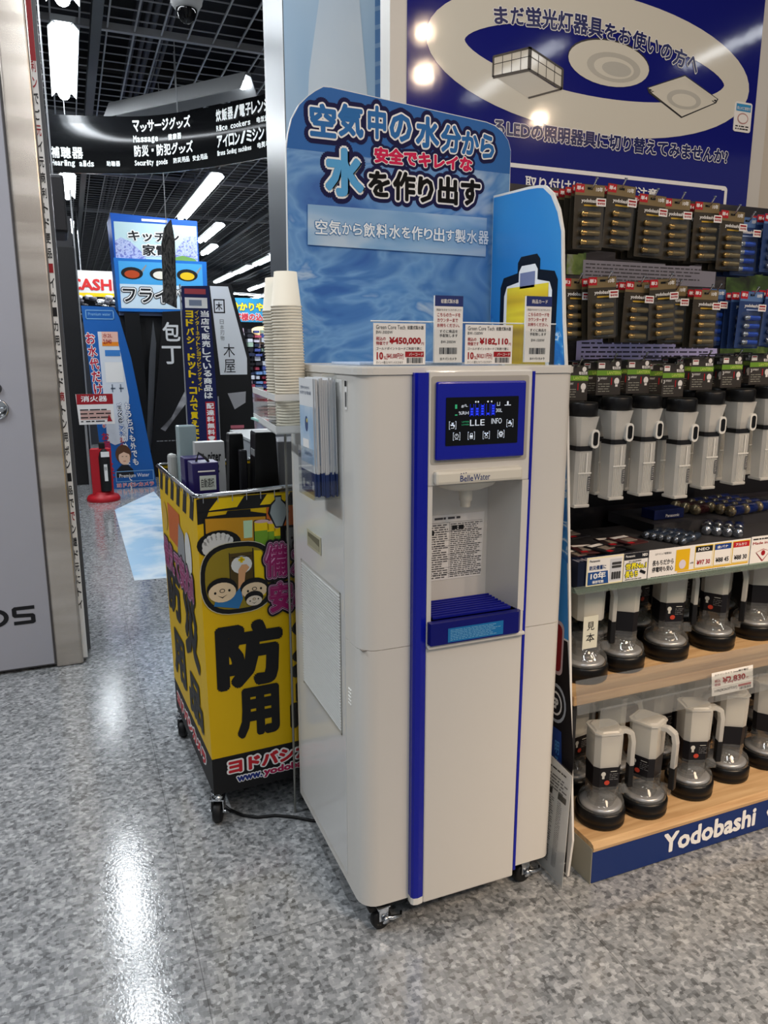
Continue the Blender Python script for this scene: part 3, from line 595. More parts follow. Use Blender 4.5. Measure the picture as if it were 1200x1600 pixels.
for i in range(17):
    for j in range(16):
        x = 3.35 + i * .19; z = .15 + j * .118; bb.mat(mat(cols[R.randrange(len(cols))])); bb.box((x, 19.75 - R.random() * .15, z), (x + R.uniform(.08, .18), 20.0, z + R.uniform(.05, .11)))
bb.to('shelf_goods', None, fw, kind='stuff')
bb = B(FY(16)); bb.mat(mat('b9c0cc')).prism([(3.08, .6), (3.22, .6), (3.18, 1.95), (3.05, 1.95)], -.1, 0); bb.mat(INK)
bb.mat(mat('4a5068')).vtext('大特価実施中です', 3.10, 1.9, .07, .15, .004)
bb.mat(GREY).tube([(3.14, 16.05, 0), (3.12, 16.05, 1.9)], .012, 6, M=FY(16).inverted())
tag(bb.to('price_banner'), 'thin pale vertical banner just right of the tapered knife display', 'banner')
cs_ = thing('cashier_sign', 'white hanging sign with large red capital letters past the steel column', 'sign', (.5, 14, 2.35))
bb = B(FY(14)); bb.mat(mat('dadada', .4)).prism([(-.2, 2.33), (.95, 2.33), (.95, 2.75), (-.2, 2.75)], -.08, 0); bb.mat(mat('c42020')).text('CASHIER', .10, 2.43, 1.05, .19, .01, .04); bb.mat(YEL).rect(-.2, 2.33, .95, 2.39, .01); bb.to('board', None, cs_)
B().tube([(.3, 14.03, 2.75), (.3, 14.03, 3.7)], .01, 6).to('hanger', GRIDM, cs_)
gd = thing('shelf_with_metal_goods', 'low far shelf crowded with shiny metal goods behind the water board', 'display rack', (.3, 12.5, 0))
B().box((-.1, 12.5, 0), (1.0, 13.2, 1.85)).to('cabinet', mat('33353c'), gd)
bb = B(); R = random.Random(5)
for i in range(40): bb.mat(R.choice([CHROME, mat('c8c8cc'), mat('505058'), mat('202026')])); x = -.05 + R.random() * .9; z = 1.86 + R.random() * .36; bb.lathe([(.0, .0), (.05, .0), (.06, .05), (.03, .06)], 8, Matrix.Translation((x, 12.6 + R.random() * .4, z)))
bb.to('hanging_goods', None, gd, kind='stuff')
ct = thing('low_counter', 'low pale grey counter behind the cart', 'counter', (1.9, 6.2, 0))
B().box((1.62, 7.4, 0), (2.7, 8.4, .52), .01).to('body', mat('a9aeb2', .5), ct)
B().box((1.60, 7.38, .52), (2.72, 8.42, .55), .005).to('top', mat('c2c6c8', .35), ct)
# floor sticker
fsx = B(FZ(0)); fsx.mat(noise_mat('floor_sticker_print', [(.4, 'a8cdea'), (.55, 'dbe8f1'), (.7, '7fb0dc')], 2.2, .22)).prism([(.275, 7.06), (.70, 7.9), (.80, 4.68), (.268, 4.73)], .0, .0015)
tag(fsx.to('floor_sticker'), 'pale blue rectangular sticker on the aisle floor behind the cart', 'floor sticker')

# ================================================================ WATER DISPENSER
X0, X1, Y0, Y1 = .548, 1.083, 1.462, 2.0
dp = thing('water_dispenser', 'large white floor standing water dispenser with blue trim strips and a black display', 'water dispenser', (.815, 1.73, 0))
def outline(notch):
    r = .045
    p = [(X0 + r - r * math.cos(a), Y0 + r - r * math.sin(a)) for a in [PI / 2 * i / 6 for i in range(7)]]
    if notch: p += [(.700, Y0), (.700, 1.575), (.9365, 1.575), (.9365, Y0)]
    r = .028; p += [(X1 - r + r * math.sin(a), Y0 + r - r * math.cos(a)) for a in [PI / 2 * i / 5 for i in range(6)]]
    return p + [(X1, Y1), (X0, Y1)]
b = B(); b.mat(PLASTIC)
for z0, z1, nt_ in ((.073, .7295, 0), (.731, .78, 0), (.78, 1.10, 1), (1.10, 1.337, 0)): b.prism(outline(nt_), z0, z1, smooth=False)
body = b.to('body', None, dp)
for p in body.data.polygons: p.use_smooth = abs(p.normal.z) < .5
body.data.set_sharp_from_angle(angle=math.radians(30))
def off(p, e): cx = (X0 + X1) / 2; cy = (Y0 + Y1) / 2; return [(x + e * (1 if x > cx else -1), y + e * (1 if y > cy else -1)) for x, y in p]
b = B(); b.prism(off(outline(0), .004), 1.338, 1.352); b.prism(off(outline(0), .001), 1.352, 1.355); b.to('lid', PLASTIC, dp)
b = B(); b.prism(off(outline(0), -.012), .060, .074); b.to('base_plate', DARK, dp)
B().box((X0 + .006, Y0 + .01, .7293), (X1 - .006, Y1 - .01, .7312)).to('seam', mat('77726c'), dp)
# front panel around the alcove
fp_ = B(); ya, yb = 1.440, 1.463
fp_.box((.6965, ya, .064), (.952, yb, .7295), .004); fp_.box((.6965, ya, .7305), (.952, yb, .783), .002)
fp_.box((.6965, ya, 1.099), (.952, yb, 1.346), .003); fp_.box((.6965, ya, .783), (.7075, yb, 1.099)); fp_.box((.935, ya, .783), (.952, yb, 1.099))
fp_.to('front_panel', PLASTIC, dp)
b = B(); b.box((.7, 1.5655, .781), (.938, 1.575, 1.1))
b.add([(.935, 1.441, .781), (.935, 1.441, 1.1), (.920, 1.566, 1.1), (.920, 1.566, .781)], [(0, 1, 2, 3)]); b.add([(.7075, 1.441, .781), (.7075, 1.441, 1.1), (.716, 1.566, 1.1), (.716, 1.566, .781)], [(3, 2, 1, 0)])
b.add([(.7075, 1.441, 1.099), (.935, 1.441, 1.099), (.92, 1.566, 1.099), (.716, 1.566, 1.099)], [(0, 1, 2, 3)]); b.add([(.7075, 1.441, .7835), (.935, 1.441, .7835), (.92, 1.566, .7835), (.716, 1.566, .7835)], [(3, 2, 1, 0)])
alc = b.to('alcove', PLASTIC, dp)
b = B(); b.prism([(.6665, 1.463), (.6665, 1.447), (.671, 1.4405), (.682, 1.438), (.6955, 1.4405), (.6955, 1.463)], .084, 1.342, smooth=False); b.to('left_blue_strip', BLUE, dp, label='wide royal blue vertical strip')
b = B(); b.prism([(.6665, 1.463), (.6665, 1.447), (.671, 1.4405), (.682, 1.438), (.6955, 1.4405), (.6955, 1.463)], .066, .084); b.to('strip_end_cap', mat('ecebe6', .35), dp)
B().box((.9525, 1.441, .080), (.9600, 1.463, 1.343), .001).to('right_blue_strip', BLUE, dp, label='narrow royal blue vertical strip')
# display
f = FY(1.440)
b = B(f); b.prism(rrect(.7015, 1.1465, .9425, 1.3345, .006), 0, .0012); b.mat(mat('b1aca2', .4)); dbz = b.to('display_recess', mat('b3aea6', .4), dp)
b = B(f); b.mat(BLUE); b.box((.710, 1.156, 0), (.930, 1.323, .011), .004); bez = b.to('display_bezel', mat('0d209a', .28), dp)
b = B(f); b.prism(rrect(.731, 1.187, .910, 1.290, .002), .011, .0122); scr = b.to('screen', mat('030305', .12), bez)
b = B(f); ICO = mat('d8e4f4', .4, emit=.35); BLU = mat('2038ff', .4, emit=.9); GRN = mat('2f9a6a', .4, emit=.5); D = .0127
b.mat(ICO)
def fr(x0, z0, x1, z1, t, d=D):
    b.rect(x0, z0, x0 + t, z1, d); b.rect(x1 - t, z0, x1, z1, d); b.rect(x0, z0, x0 + t * 3, z0 + t, d); b.rect(x1 - t * 3, z0, x1, z0 + t, d); b.rect(x0, z1 - t, x0 + t * 3, z1, d); b.rect(x1 - t * 3, z1 - t, x1, z1, d)
for x, z, s in ((.747, 1.231, 't'), (.889, 1.231, 't'), (.757, 1.207, 'o'), (.793, 1.207, 'k'), (.830, 1.207, 'x'), (.867, 1.208, 'g')):
    fr(x - .0085, z - .0085, x + .0085, z + .0085, .0009); b.rect(x - .004, z - .0065, x + .004, z - .0055, D)
    if s == 't': b.rect(x - .005, z - .001, x + .003, z + .002, D).rect(x - .001, z + .001, x + .001, z + .005, D).rect(x - .003, z + .004, x + .003, z + .0055, D).rect(x + .002, z - .004, x + .005, z + .001, D)
    if s == 'o':
        for q in range(10): a = 2 * PI * q / 10; b.rect(x + .0045 * math.cos(a) - .0008, z + .0005 + .0045 * math.sin(a) - .0008, x + .0045 * math.cos(a) + .0008, z + .0005 + .0045 * math.sin(a) + .0008, D)
        b.rect(x - .0006, z, x + .0006, z + .004, D)
    if s == 'k': b.rect(x - .004, z - .004, x + .004, z + .001, D).rect(x - .003, z + .001, x - .002, z + .005, D).rect(x + .002, z + .001, x + .003, z + .005, D).rect(x - .003, z + .0045, x + .003, z + .0055, D)
    if s == 'x':
        for sg_ in (-1, 1): b.add([(x - .0045 * sg_, z - .003, D), (x - .0035 * sg_, z - .004, D), (x + .0045 * sg_, z + .004, D), (x + .0035 * sg_, z + .005, D)], [(0, 1, 2, 3)])
        b.rect(x - .005, z + .003, x - .001, z + .0055, D).rect(x + .001, z + .003, x + .005, z + .0055, D)
    if s == 'g':
        for q in range(8): a = 2 * PI * q / 8; b.rect(x + .005 * math.cos(a) - .001, z + .0005 + .005 * math.sin(a) - .001, x + .005 * math.cos(a) + .001, z + .0005 + .005 * math.sin(a) + .001, D)
        o_ = ell(x, z + .0005, .004, .004, 12); i_ = ell(x, z + .0005, .0022, .0022, 12)
        for q in range(12): b.poly([o_[q], o_[(q + 1) % 12], i_[(q + 1) % 12], i_[q]], D)
for i, (x, nb_) in enumerate(((.793, 3), (.806, 3), (.819, 4), (.833, 1), (.8455, 4))):
    b.mat(BLU); fr(x - .0045, 1.2495, x + .0045, 1.2745, .0004)
    for q in range(nb_): b.rect(x - .0026, 1.2514 + q * .0056, x + .0026, 1.2552 + q * .0056, D)
b.mat(ICO)
b.text('LLE', .789, 1.2285, .036, .013, D, 0).text('INFO', .842, 1.231, .026, .012, D, 0).text('g/L', .767, 1.268, .016, .007, D, 0).text('%RH', .761, 1.253, .024, .007, D, 0).text('30L', .8525, 1.256, .016, .008, D, 0).rect(.874, 1.270, .890, 1.2715, D).rect(.880, 1.272, .884, 1.279, D)
for x in (.802, .808, .832, .841): b.poly(ell(x, 1.2795, .002, .002, 8), D)
b.rect(.855, 1.27, .856, 1.278, D).rect(.861, 1.27, .862, 1.278, D).rect(.855, 1.27, .862, 1.271, D)
b.mat(GRN).text('UPPER', .769, 1.236, .018, .003, D, 0).text('LOWER', .769, 1.230, .018, .003, D, 0).rect(.752, 1.266, .757, 1.275, D).rect(.752, 1.2515, .758, 1.254, D)
b.to('screen_readout', None, scr)
# cream lip with the maker's lettering, spout
b = B(); b.box((.708, 1.4255, 1.102), (.928, 1.470, 1.133), .007); lip = b.to('spout_hood', CREAM, dp)
b = B(FY(1.4255)); b.mat(mat('263a78', .4)).text('Belle', .767, 1.108, .032, .0135, .0007, .01).text('Water', .8005, 1.1085, .041, .0145, .0007, .005)
for x in (.769, .775, .781): b.poly(ell(x, 1.1255 + (x - .769) * .1, .0013, .0013, 8), .0007)
b.to('lettering', None, lip)
b = B(Matrix.Translation((.822, 1.502, 0)) @ Matrix.Diagonal((1.35, .85, 1, 1))); b.lathe([(.0001, 1.074), (.03, 1.076), (.052, 1.085), (.062, 1.101)], 28); b.to('spout_housing', CREAM, dp)
b = B(Matrix.Translation((.822, 1.500, 0))); b.lathe([(.0095, 1.034), (.0115, 1.036), (.0118, 1.048), (.015, 1.050), (.016, 1.076)], 20); b.to('nozzle', mat('d2cec2', .35), dp)
# instruction sheet in the alcove
b = B(FY(1.5645)); b.mat(PAPER).prism([(.735, .842), (.905, .842), (.911, 1.004), (.735, 1.004)], -.0008, 0); b.mat(mat('4a4a4e'))
R = random.Random(2); b.scribble(.775, .990, .86, .999, 1, .0006, .6, R)
for z in (.984, .962, .940, .926, .905, .893, .872, .856): b.rect(.742, z, .905, z + .0006, .0006)
b.rect(.815, .846, .8157, .984, .0006)
b.scribble(.742, .846, .812, .982, 24, .0006, .45, R).scribble(.818, .846, .905, .982, 28, .0006, .45, R); b.mat(INK).rect(.822, .966, .836, .976, .0008).rect(.840, .966, .854, .976, .0008).rect(.758, .955, .774, .967, .0008)
b.to('instruction_sheet', None, dp)
# drip tray
b = B(); b.mat(mat('0b1170', .3)); b.prism([(.699, 1.4215), (.928, 1.4215), (.9375, 1.430), (.9375, 1.462), (.699, 1.462)], .738, .790); b.box((.709, 1.44, .784), (.933, 1.562, .790), .001)
tr = b.to('drip_tray', None, dp)
g0 = B().box((.716, -.0024, .789), (.922, .0024, .797), .0015).to('grill_bar', mat('141a86', .25), tr)
for i in range(8):
    g = g0 if i == 0 else g0.copy()
    if i: COL.objects.link(g)
    g.location.y = 1.450 + i * .0145
b = B(FY(1.4215)); b.mat(mat('1c74b4', .4)).prism([(.742, .7415), (.886, .7415), (.886, .7745), (.742, .7745)], 0, .0008); b.mat(mat('8cc4e4', .4)); b.scribble(.748, .745, .882, .772, 7, .0012, .3, R); b.to('notice_label', None, tr)
B().box((.6965, 1.428, .7265), (.952, 1.455, .7355), .003).to('tray_ledge', PLASTIC, dp)
# left side: service panel, louvres, grip
b = B(FX(.548)); b.mat(mat('dcdcda', .22, coat=.3)); b.box((-1.975, .10, -.001), (-1.568, 1.325, .002), .001); b.to('side_panel', None, dp)
b = B(FX(.5455)); b.mat(mat('c9cac8', .35))
nL = 46
for i in range(nL):
    z = .475 + i * .0076; b.add([(-1.915, z, 0), (-1.596, z - .0, 0), (-1.596, z + .0040, .0030), (-1.915, z + .0040, .0030)], [(0, 1, 2, 3)]); b.add([(-1.915, z + .0040, .0030), (-1.596, z + .0040, .0030), (-1.596, z + .0058, 0), (-1.915, z + .0058, 0)], [(0, 1, 2, 3)])
b.to('louvres', None, dp, kind='stuff')
b = B(FX(.5455)); b.mat(mat('b8b6ae', .4))
for q in ((-1.92, .468, -1.915, .832), (-1.596, .468, -1.591, .832), (-1.92, .468, -1.591, .472), (-1.92, .828, -1.591, .832)): b.rect(*q, .0012)
b.to('louvre_frame', None, dp)
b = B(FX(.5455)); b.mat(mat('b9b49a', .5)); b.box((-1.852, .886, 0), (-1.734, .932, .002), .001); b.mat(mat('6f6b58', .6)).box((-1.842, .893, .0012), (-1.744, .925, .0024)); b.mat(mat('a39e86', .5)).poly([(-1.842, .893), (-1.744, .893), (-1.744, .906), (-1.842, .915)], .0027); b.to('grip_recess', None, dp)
b = B(FX(.548)); b.mat(PAPER).rect(-1.552, 1.262, -1.536, 1.325, .001); b.mat(INK).bars(-1.550, 1.268, -1.539, 1.30, 3, .0014).rect(-1.551, 1.312, -1.538, 1.324, .0014); b.to('barcode_label', None, dp)
for i in range(5): B(FX(.548)).box((-1.548 , .574 + i * .009, 0), (-1.530, .5765 + i * .009, .0015)).to('vent_slit', mat('f2f2ee', .4), dp)
# castors
def castor(loc, parent, rot, s=1.0, brake=True, name='caster'):
    M = Matrix.Translation(loc) @ Matrix.Rotation(rot, 4, 'Z') @ Matrix.Scale(s, 4)
    r = B(M @ frame((0, -.011, .026), (1, 0, 0), (0, 0, 1)))
    r.lathe([(.0, .0), (.012, .0), (.024, .001), (.026, .004), (.026, .018), (.024, .021), (.012, .022), (0, .022)], 24, Matrix.Translation((0, 0, -.022)))
    wl = r.to(name, mat('131315', .5), parent)
    b = B(M); b.mat(CHROME).box((-.012, -.016, .028), (.014, -.013, .062), .001).box((-.012, .013, .028), (.014, .016, .062), .001).box((-.016, -.018, .060), (.018, .018, .064), .001).tube([(0, -.02, .026), (0, .02, .026)], .005, 8)
    b.to('fork', None, wl)
    if brake:
        b = B(M); b.mat(CHROME).tube([(.006, -.018, .036), (.02, -.024, .034), (.045, -.022, .028), (.052, -.012, .030)], [.005, .006, .004, .003], 8).lathe([(0, 0), (.009, 0), (.008, .006), (0, .007)], 12, frame((.004, -.019, .032), (1, 0, 0), (0, 0, 1))); b.to('brake_lever', None, wl)
for x, y in ((.600, 1.478), (1.012, 1.490), (.60, 1.95), (1.01, 1.95)): castor((x, y, 0), dp, .15, 1.0)
for x, y in ((.600, 1.50), (1.03, 1.52)): B().box((x - .03, y - .025, .048), (x + .03, y + .03, .062), .002).to('castor_block', MBLACK, dp)

# clear stand behind the dispenser that carries the cup tray
sd = thing('clear_back_stand', 'clear acrylic upright standing behind the left rear edge of the dispenser', 'stand', (.56, 2.014, 0))
B().box((.5335, 2.008, .0), (.575, 2.020, 1.19), .001).to('upright', CLEAR, sd); B().tube([(.535, 2.014, 0), (.535, 2.014, 1.19)], .0035, 8).to('edge_rail', mat('8f8e88', .3, .6), sd)
# cup tray
ty = thing('cup_tray', 'small white-rimmed clear tray fixed beside the dispenser and holding the paper cups', 'tray', (.5, 1.95, 1.187))
TW_ = mat('dfe0de', .35)
Mt = Matrix(((1, .035, 0, 0), (0, 1, 0, 0), (0, 0, 1, 0), (0, 0, 0, 1)))
def tp(x, y): return (x + .10 * (y - 1.8), y)
c4 = [tp(.455, 1.80), tp(.5455, 1.80), (.5455, 2.0), (.5315, 2.005), (.5315, 2.24), tp(.455, 2.24)]
B().prism(c4, 1.187, 1.190).to('tray_floor', CLEAR, ty)
for z0, z1 in ((1.187, 1.207), (1.268, 1.284)):
    b = B()
    for p, q in ((c4[0], c4[1]), (c4[5], c4[0]), (c4[4], c4[5])):
        u = Vector((q[0] - p[0], q[1] - p[1], 0)); L = u.length; b.box((0, 0, z0), (L, .0022, z1), M=frame((p[0], p[1], 0), u, Vector((-u.y, u.x, 0)).normalized() if 1 else 0))
    b.to('rim', TW_, ty)
b = B()
for p, q in ((c4[0], c4[1]), (c4[5], c4[0]), (c4[4], c4[5])):
    u = Vector((q[0] - p[0], q[1] - p[1], 0)); b.box((0, .0006, 1.207), (u.length, .0014, 1.268), M=frame((p[0], p[1], 0), u, Vector((-u.y, u.x, 0))))
b.to('clear_wall', CLEAR, ty)
lf = B(); lf.mat(mat('9fd0c8')).box((.487, 2.02, 1.1905), (.528, 2.22, 1.196)); lf.mat(mat('d2603a')).box((.492, 2.03, 1.196), (.526, 2.12, 1.199)); lf.mat(PAPER).box((.492, 2.13, 1.196), (.526, 2.2, 1.198)); 
tag(lf.to('leaflet_pile'), 'small pile of teal and orange leaflets lying in the tray behind the cups', 'leaflet')
# paper cups, upside down in two stacks
CUPM = mat('d6cfbf', .6)
b = B(); b.lathe([(.0265, .0795), (.0262, .081), (.0275, .083), (.0362, .0035), (.0375, .004), (.0388, .0018), (.0375, -.0004), (.0358, .001), (.0352, .004), (.0268, .0785), (.001, .0785)], 32)
b.ms = []; b.cur = 0; cup = b.to('paper_cup', CUPM); cup['label'] = 'topmost white paper cup of the taller front stack'; cup['category'] = 'cup'; cup['group'] = 'upside down paper cups stacked in the tray'
b = cup.data; 
for v in b.vertices: pass
R = random.Random(4)
for st_, (cx, cy, n_, zb_) in enumerate(((.5085, 1.842, 43, 1.191), (.507, 1.925, 42, 1.191))):
    for i in range(n_):
        c = cup if (st_ == 0 and i == n_ - 1) else cup.copy()
        if c is not cup: COL.objects.link(c)
        lean = (i / n_) ** 1.3
        c.location = (cx - .008 * lean + R.uniform(-.0004, .0004), cy, zb_ + i * .00715 )
        if c is not cup: c['label'] = 'topmost white paper cup of the rear stack' if i == n_ - 1 else '%s white paper cup from the top in the %s stack' % (ordinal(n_ - i), 'rear' if st_ else 'front')
        c['group'] = 'upside down paper cups stacked in the tray'
# brochures on the side, in a clear holder
pm = B(FX(0)); BL = mat('b8cfe2', .3); 
pm.mat(mat('a9adb3', .5)).box((-.11, 0, .0), (0, .262, .0035)); pm.mat(mat('e6e8ea', .3)).rect(-.1098, 0, -.0002, .262, .0037); pm.mat(mat('d4d6d8', .5)).box((-.1102, .055, -.0001), (.0002, .2621, .0009)); pm.mat(mat('1d2f60', .35)).box((-.1102, .0, -.0002), (.0002, .052, .0038))
f_ = .0041
pm.mat(noise_mat('brochure_sky', [(.35, '9fbfdd'), (.6, 'd4e1ec')], 9, .3)).rect(-.108, .07, -.002, .20, f_); pm.mat(mat('45536e')).text('空気中の水分から', -.095, .238, .07, .007, f_ + .0003).text('水を作り出す製水器', -.100, .226, .085, .008, f_ + .0003)
pm.mat(mat('7c92aa')).text('BelleWater', -.075, .088, .06, .010, f_ + .0003); pm.mat(PAPER).rect(-.088, .105, -.04, .125, f_ + .0002); pm.mat(mat('3c4f78')).poly(ell(-.055, .16, .012, .018, 12), f_ + .0002); pm.mat(mat('d8c860')).poly(ell(-.05, .168, .005, .005, 8), f_ + .0004)
pm.mat(PAPER).text('お問合せ', -.068, .018, .035, .008, f_ + .0002).bars(-.098, .010, -.082, .030, 7, f_ + .0002).bars(-.022, .012, -.008, .032, 7, f_ + .0002); pm.ms = pm.ms
bro = pm.to('brochure'); tag(bro, 'front brochure in the holder with pale blue cover facing left', 'brochure', 'brochures in the clear holder on the dispenser side')
base_l = bro.location.copy()
for i in range(12):
    c = bro if i == 0 else bro.copy()
    if i: COL.objects.link(c); c['label'] = '%s brochure from the outside in the clear holder, seen by its edge' % ordinal(i + 1)
    c.location = (.492 + i * .0044, 1.645 + R.uniform(-.0035, .0035), 1.064 + R.uniform(-.002, .003)); c.rotation_euler = (0, -.012 + R.uniform(-.004, .004), R.uniform(-.01, .01))
bh = thing('brochure_holder', 'clear acrylic brochure holder fixed to the left side of the dispenser', 'brochure holder', (.52, 1.645, 1.058))
b = B(); b.box((.484, 1.585, 1.058), (.5455, 1.707, 1.061)); b.box((.484, 1.585, 1.058), (.486, 1.707, 1.172)); b.box((.484, 1.5835, 1.058), (.5455, 1.5855, 1.10)); b.box((.484, 1.705, 1.058), (.5455, 1.707, 1.172)); b.to('pocket', CLEAR, bh)
b = B(); b.box((.5432, 1.60, 1.06), (.5452, 1.70, 1.34)); b.to('back_plate', CLEAR, bh)

# ================================================================ HEADER BOARD on the dispenser
hd = thing('header_board', 'tall rounded blue water picture board with outlined lettering on top of the dispenser', 'sign board', (.865, 1.955, 1.355))
hp = [(.531, 1.3555), (1.176, 1.3555), (1.188, 1.845), (1.187, 1.937), (1.178, 1.962), (1.158, 1.983), (1.135, 1.996), (1.107, 2.002), (.66, 2.035), (.64, 2.034), (.618, 2.022), (.598, 2.007), (.575, 1.985), (.555, 1.951), (.545, 1.915), (.540, 1.89)]
hp = [(max(x, .5335) if z < 1.4 else x, z) for x, z in hp]
B(FY(1.95)).prism(hp, -.008, 0).to('board', mat('dfe3e6', .4), hd)
b = B(FY(1.95)); b.mat(WATER).poly([(.536, 1.357), (1.174, 1.357), (1.186, 1.845), (1.186, 1.875), (.5415, 1.882)], .0006)
b.mat(mat('2463aa', .5, spec=.2)).poly([(.5415, 1.882), (1.186, 1.875), (1.186, 1.935), (1.177, 1.961), (1.158, 1.981), (1.134, 1.994), (1.107, 2.0), (.66, 2.033), (.64, 2.032), (.619, 2.020), (.600, 2.006), (.577, 1.984), (.557, 1.95), (.547, 1.915)], .0007)
b.to('picture_print', None, hd)
b = B(FY(1.95)); OUT = mat('141645', .6, spec=.15); SK1 = mat('2d6cab', .6, spec=.15); SK2 = mat('58a3d6', .6, spec=.15); CRIM = mat('cf1f50', .6, spec=.15)
R0 = [('空', .602, 1.915, .070, .078), ('気', .676, 1.922, .070, .078), ('中', .757, 1.925, .052, .080), ('の', .818, 1.925, .064, .068), ('水', .893, 1.917, .070, .078), ('分', .967, 1.912, .062, .070), ('か', 1.030, 1.912, .054, .060), ('ら', 1.088, 1.908, .045, .062)]
R1 = [('水', .640, 1.778, .106, .118)]; R2 = [('を', .758, 1.785, .062, .064), ('作', .828, 1.780, .066, .074), ('り', .900, 1.780, .048, .066), ('出', .960, 1.780, .062, .072), ('す', 1.030, 1.782, .062, .068)]
R3 = [('安全でキレイな', .775, 1.868, .290, .040)]
for rows, col, o1, o2, wgt in ((R0, SK1, .20, .055, .045), (R1, SK2, .15, .045, .05), (R2, mat('0a0a0c', .6, spec=.12), .20, .06, .045), (R3, CRIM, .24, .055, .055)):
    for mm, ex, d in ((OUT, o1, .0010), (PWHITE, o2, .0022), (col, 0, .0032)):
        for s_, x, z, ww, hh in rows: b.mat(mm).text(s_, x, z, ww, hh, d, wgt, extra=ex)
b.to('lettering', None, hd)
b = B(FY(1.944)); b.mat(PALEWATER).prism([(.590, 1.655), (1.112, 1.650), (1.113, 1.753), (.592, 1.753)], -.0035, 0)
cap = b.to('caption_strip', None, hd)
b = B(FY(1.944))
for mm, ex, d in ((mat('3c7fb8', .4), .05, .001), (mat('e6eef4', .4), 0, .002)):
    x = .610
    for ch in '空気から飲料水を作り出す製水器':
        big = ord(ch) > 0x4e00; sc = .036 if big else .029; b.mat(mm).text(ch, x, 1.700 - sc / 2, sc * .92, sc, d, .02, extra=ex); x += sc + .0005
b.to('lettering', None, cap)

# ================================================================ PRICE HOLDERS on top of the dispenser
ph = thing('acrylic_price_rail', 'long clear acrylic price card rail along the top front edge of the dispenser', 'card holder', (.82, 1.5, 1.355))
B().box((.589, 1.5015, 1.3565), (1.050, 1.5035, 1.448)).to('upright_sheet', CLEAR, ph); B().box((.589, 1.50, 1.3555), (1.050, 1.545, 1.3575)).to('foot_plate', CLEAR, ph); B().tube([(.589, 1.502, 1.448), (1.05, 1.502, 1.448)], .0016, 6).to('top_edge', mat('e4e8ea', .2), ph)
bs = B(); bs.mat(mat('b9c8e0', .3)).box((.60, 1.60, 1.3552), (.86, 1.80, 1.362), .002)
tag(bs.to('flat_box'), 'flat pale blue sheet lying on top of the dispenser behind the price cards', 'leaflet')
def price_card(x0, code, price, pts_, yen, label, tilt=0):
    r = thing('price_card', label, 'price card', (x0 + .06, 1.50, 1.358), tilt, 'white price cards with red prices on the dispenser top')
    M = Matrix.Translation((x0, 1.4995, 1.358)) @ frame((0, 0, 0), (1, 0, 0), (0, 0, 1)); W_ = .121; b = B(M); b.mat(PAPER).prism([(0, 0), (W_, 0), (W_, .086), (0, .086)], -.0008, 0)
    b.to('card', None, r); b = B(M); E_ = .0006
    b.mat(INK).text('Green Core Tech', .006, .0735, .067, .0085, E_, 0).text('結露式製水器', .078, .0735, .038, .008, E_, .01).text(code, .006, .064, .038, .0065, E_, 0)
    b.mat(DRED).text('¥' + price, .036, .041, .074, .0165, E_, .045).text('円', .111, .041, .006, .006, E_).text('税込の', .006, .050, .022, .008, E_, .02).text('特価です', .006, .0405, .028, .008, E_, .02)
    b.mat(INK).text('ゴールドポイントカードご利用で更に', .006, .0305, .106, .0062, E_, .01).text('ポイント還元させていただきます', .006, .002, .062, .0055, E_, .0)
    b.mat(DRED).text('10', .007, .0105, .015, .016, E_, .04).text('%', .023, .011, .006, .007, E_).text('[¥' + yen + '円分]', .030, .0105, .039, .014, E_, .02).rect(.073, .016, .117, .0275, E_)
    b.mat(PAPER).text('バーコード', .082, .0185, .033, .0065, .001); b.mat(INK).bars(.077, .003, .114, .0145, 24, E_)
    b.to('print', None, r); return r
price_card(.594, 'BW-3000W', '450,000', 10, '45,000', 'left price card reading 450,000 yen on the dispenser top')
price_card(.812, 'BW-1500W', '182,110', 10, '18,211', 'right price card reading 182,110 yen on the dispenser top')
def slip(x0, z1, ttl, code, label):
    r = thing('product_card', label, 'product card', (x0 + .033, 1.505, 1.358), 0, 'narrow product card pads on the dispenser top')
    M = frame((x0, 1.4925, 1.362), (1, 0, 0), (0, 0, 1)); W_ = .068; H_ = z1 - 1.362
    B(M).prism([(0, 0), (W_, 0), (W_, H_), (0, H_)], -.006, 0).to('card_pad', PAPER, r)
    b = B(M); E_ = .0006; b.mat(mat('20306e')).rect(0, H_ - .022, W_, H_, E_); b.mat(PAPER).text(ttl, .014, H_ - .016, .042, .009, .0012)
    b.mat(INK).text('商品がおきまりになりましたら', .004, H_ - .032, .06, .005, E_, 0); b.mat(DRED).text('こちらのカードを', .006, H_ - .044, .056, .008, E_, .02).text('カウンターまで', .006, H_ - .055, .050, .008, E_, .02).text('お持ちください。', .006, H_ - .066, .054, .008, E_, .02)
    b.mat(INK).text('すぐに商品を', .012, H_ - .078, .044, .007, E_, .01).text('手配致します', .012, H_ - .087, .044, .007, E_, .01).text(code, .016, H_ - .100, .036, .006, E_, 0).bars(.012, .018, .055, .032, 26, E_).text('ヨドバシカメラ', .014, .005, .04, .006, E_, .02)
    b.to('print', None, r)
    b = B(M); b.box((-.003, -.004, -.008), (W_ + .003, H_ + .002, -.0065)); b.box((-.003, -.004, .001), (W_ + .003, .07, .0022)); b.box((-.003, -.004, -.008), (W_ + .003, -.002, .002)); b.to('clear_sleeve', CLEAR, r)
slip(.733, 1.503, '結露式製水器', 'BW-3000W', 'narrow blue-headed card pad between the two price cards'); slip(.962, 1.508, '商品カード', 'BW-1500W', 'narrow blue-headed card pad at the right end of the dispenser top')

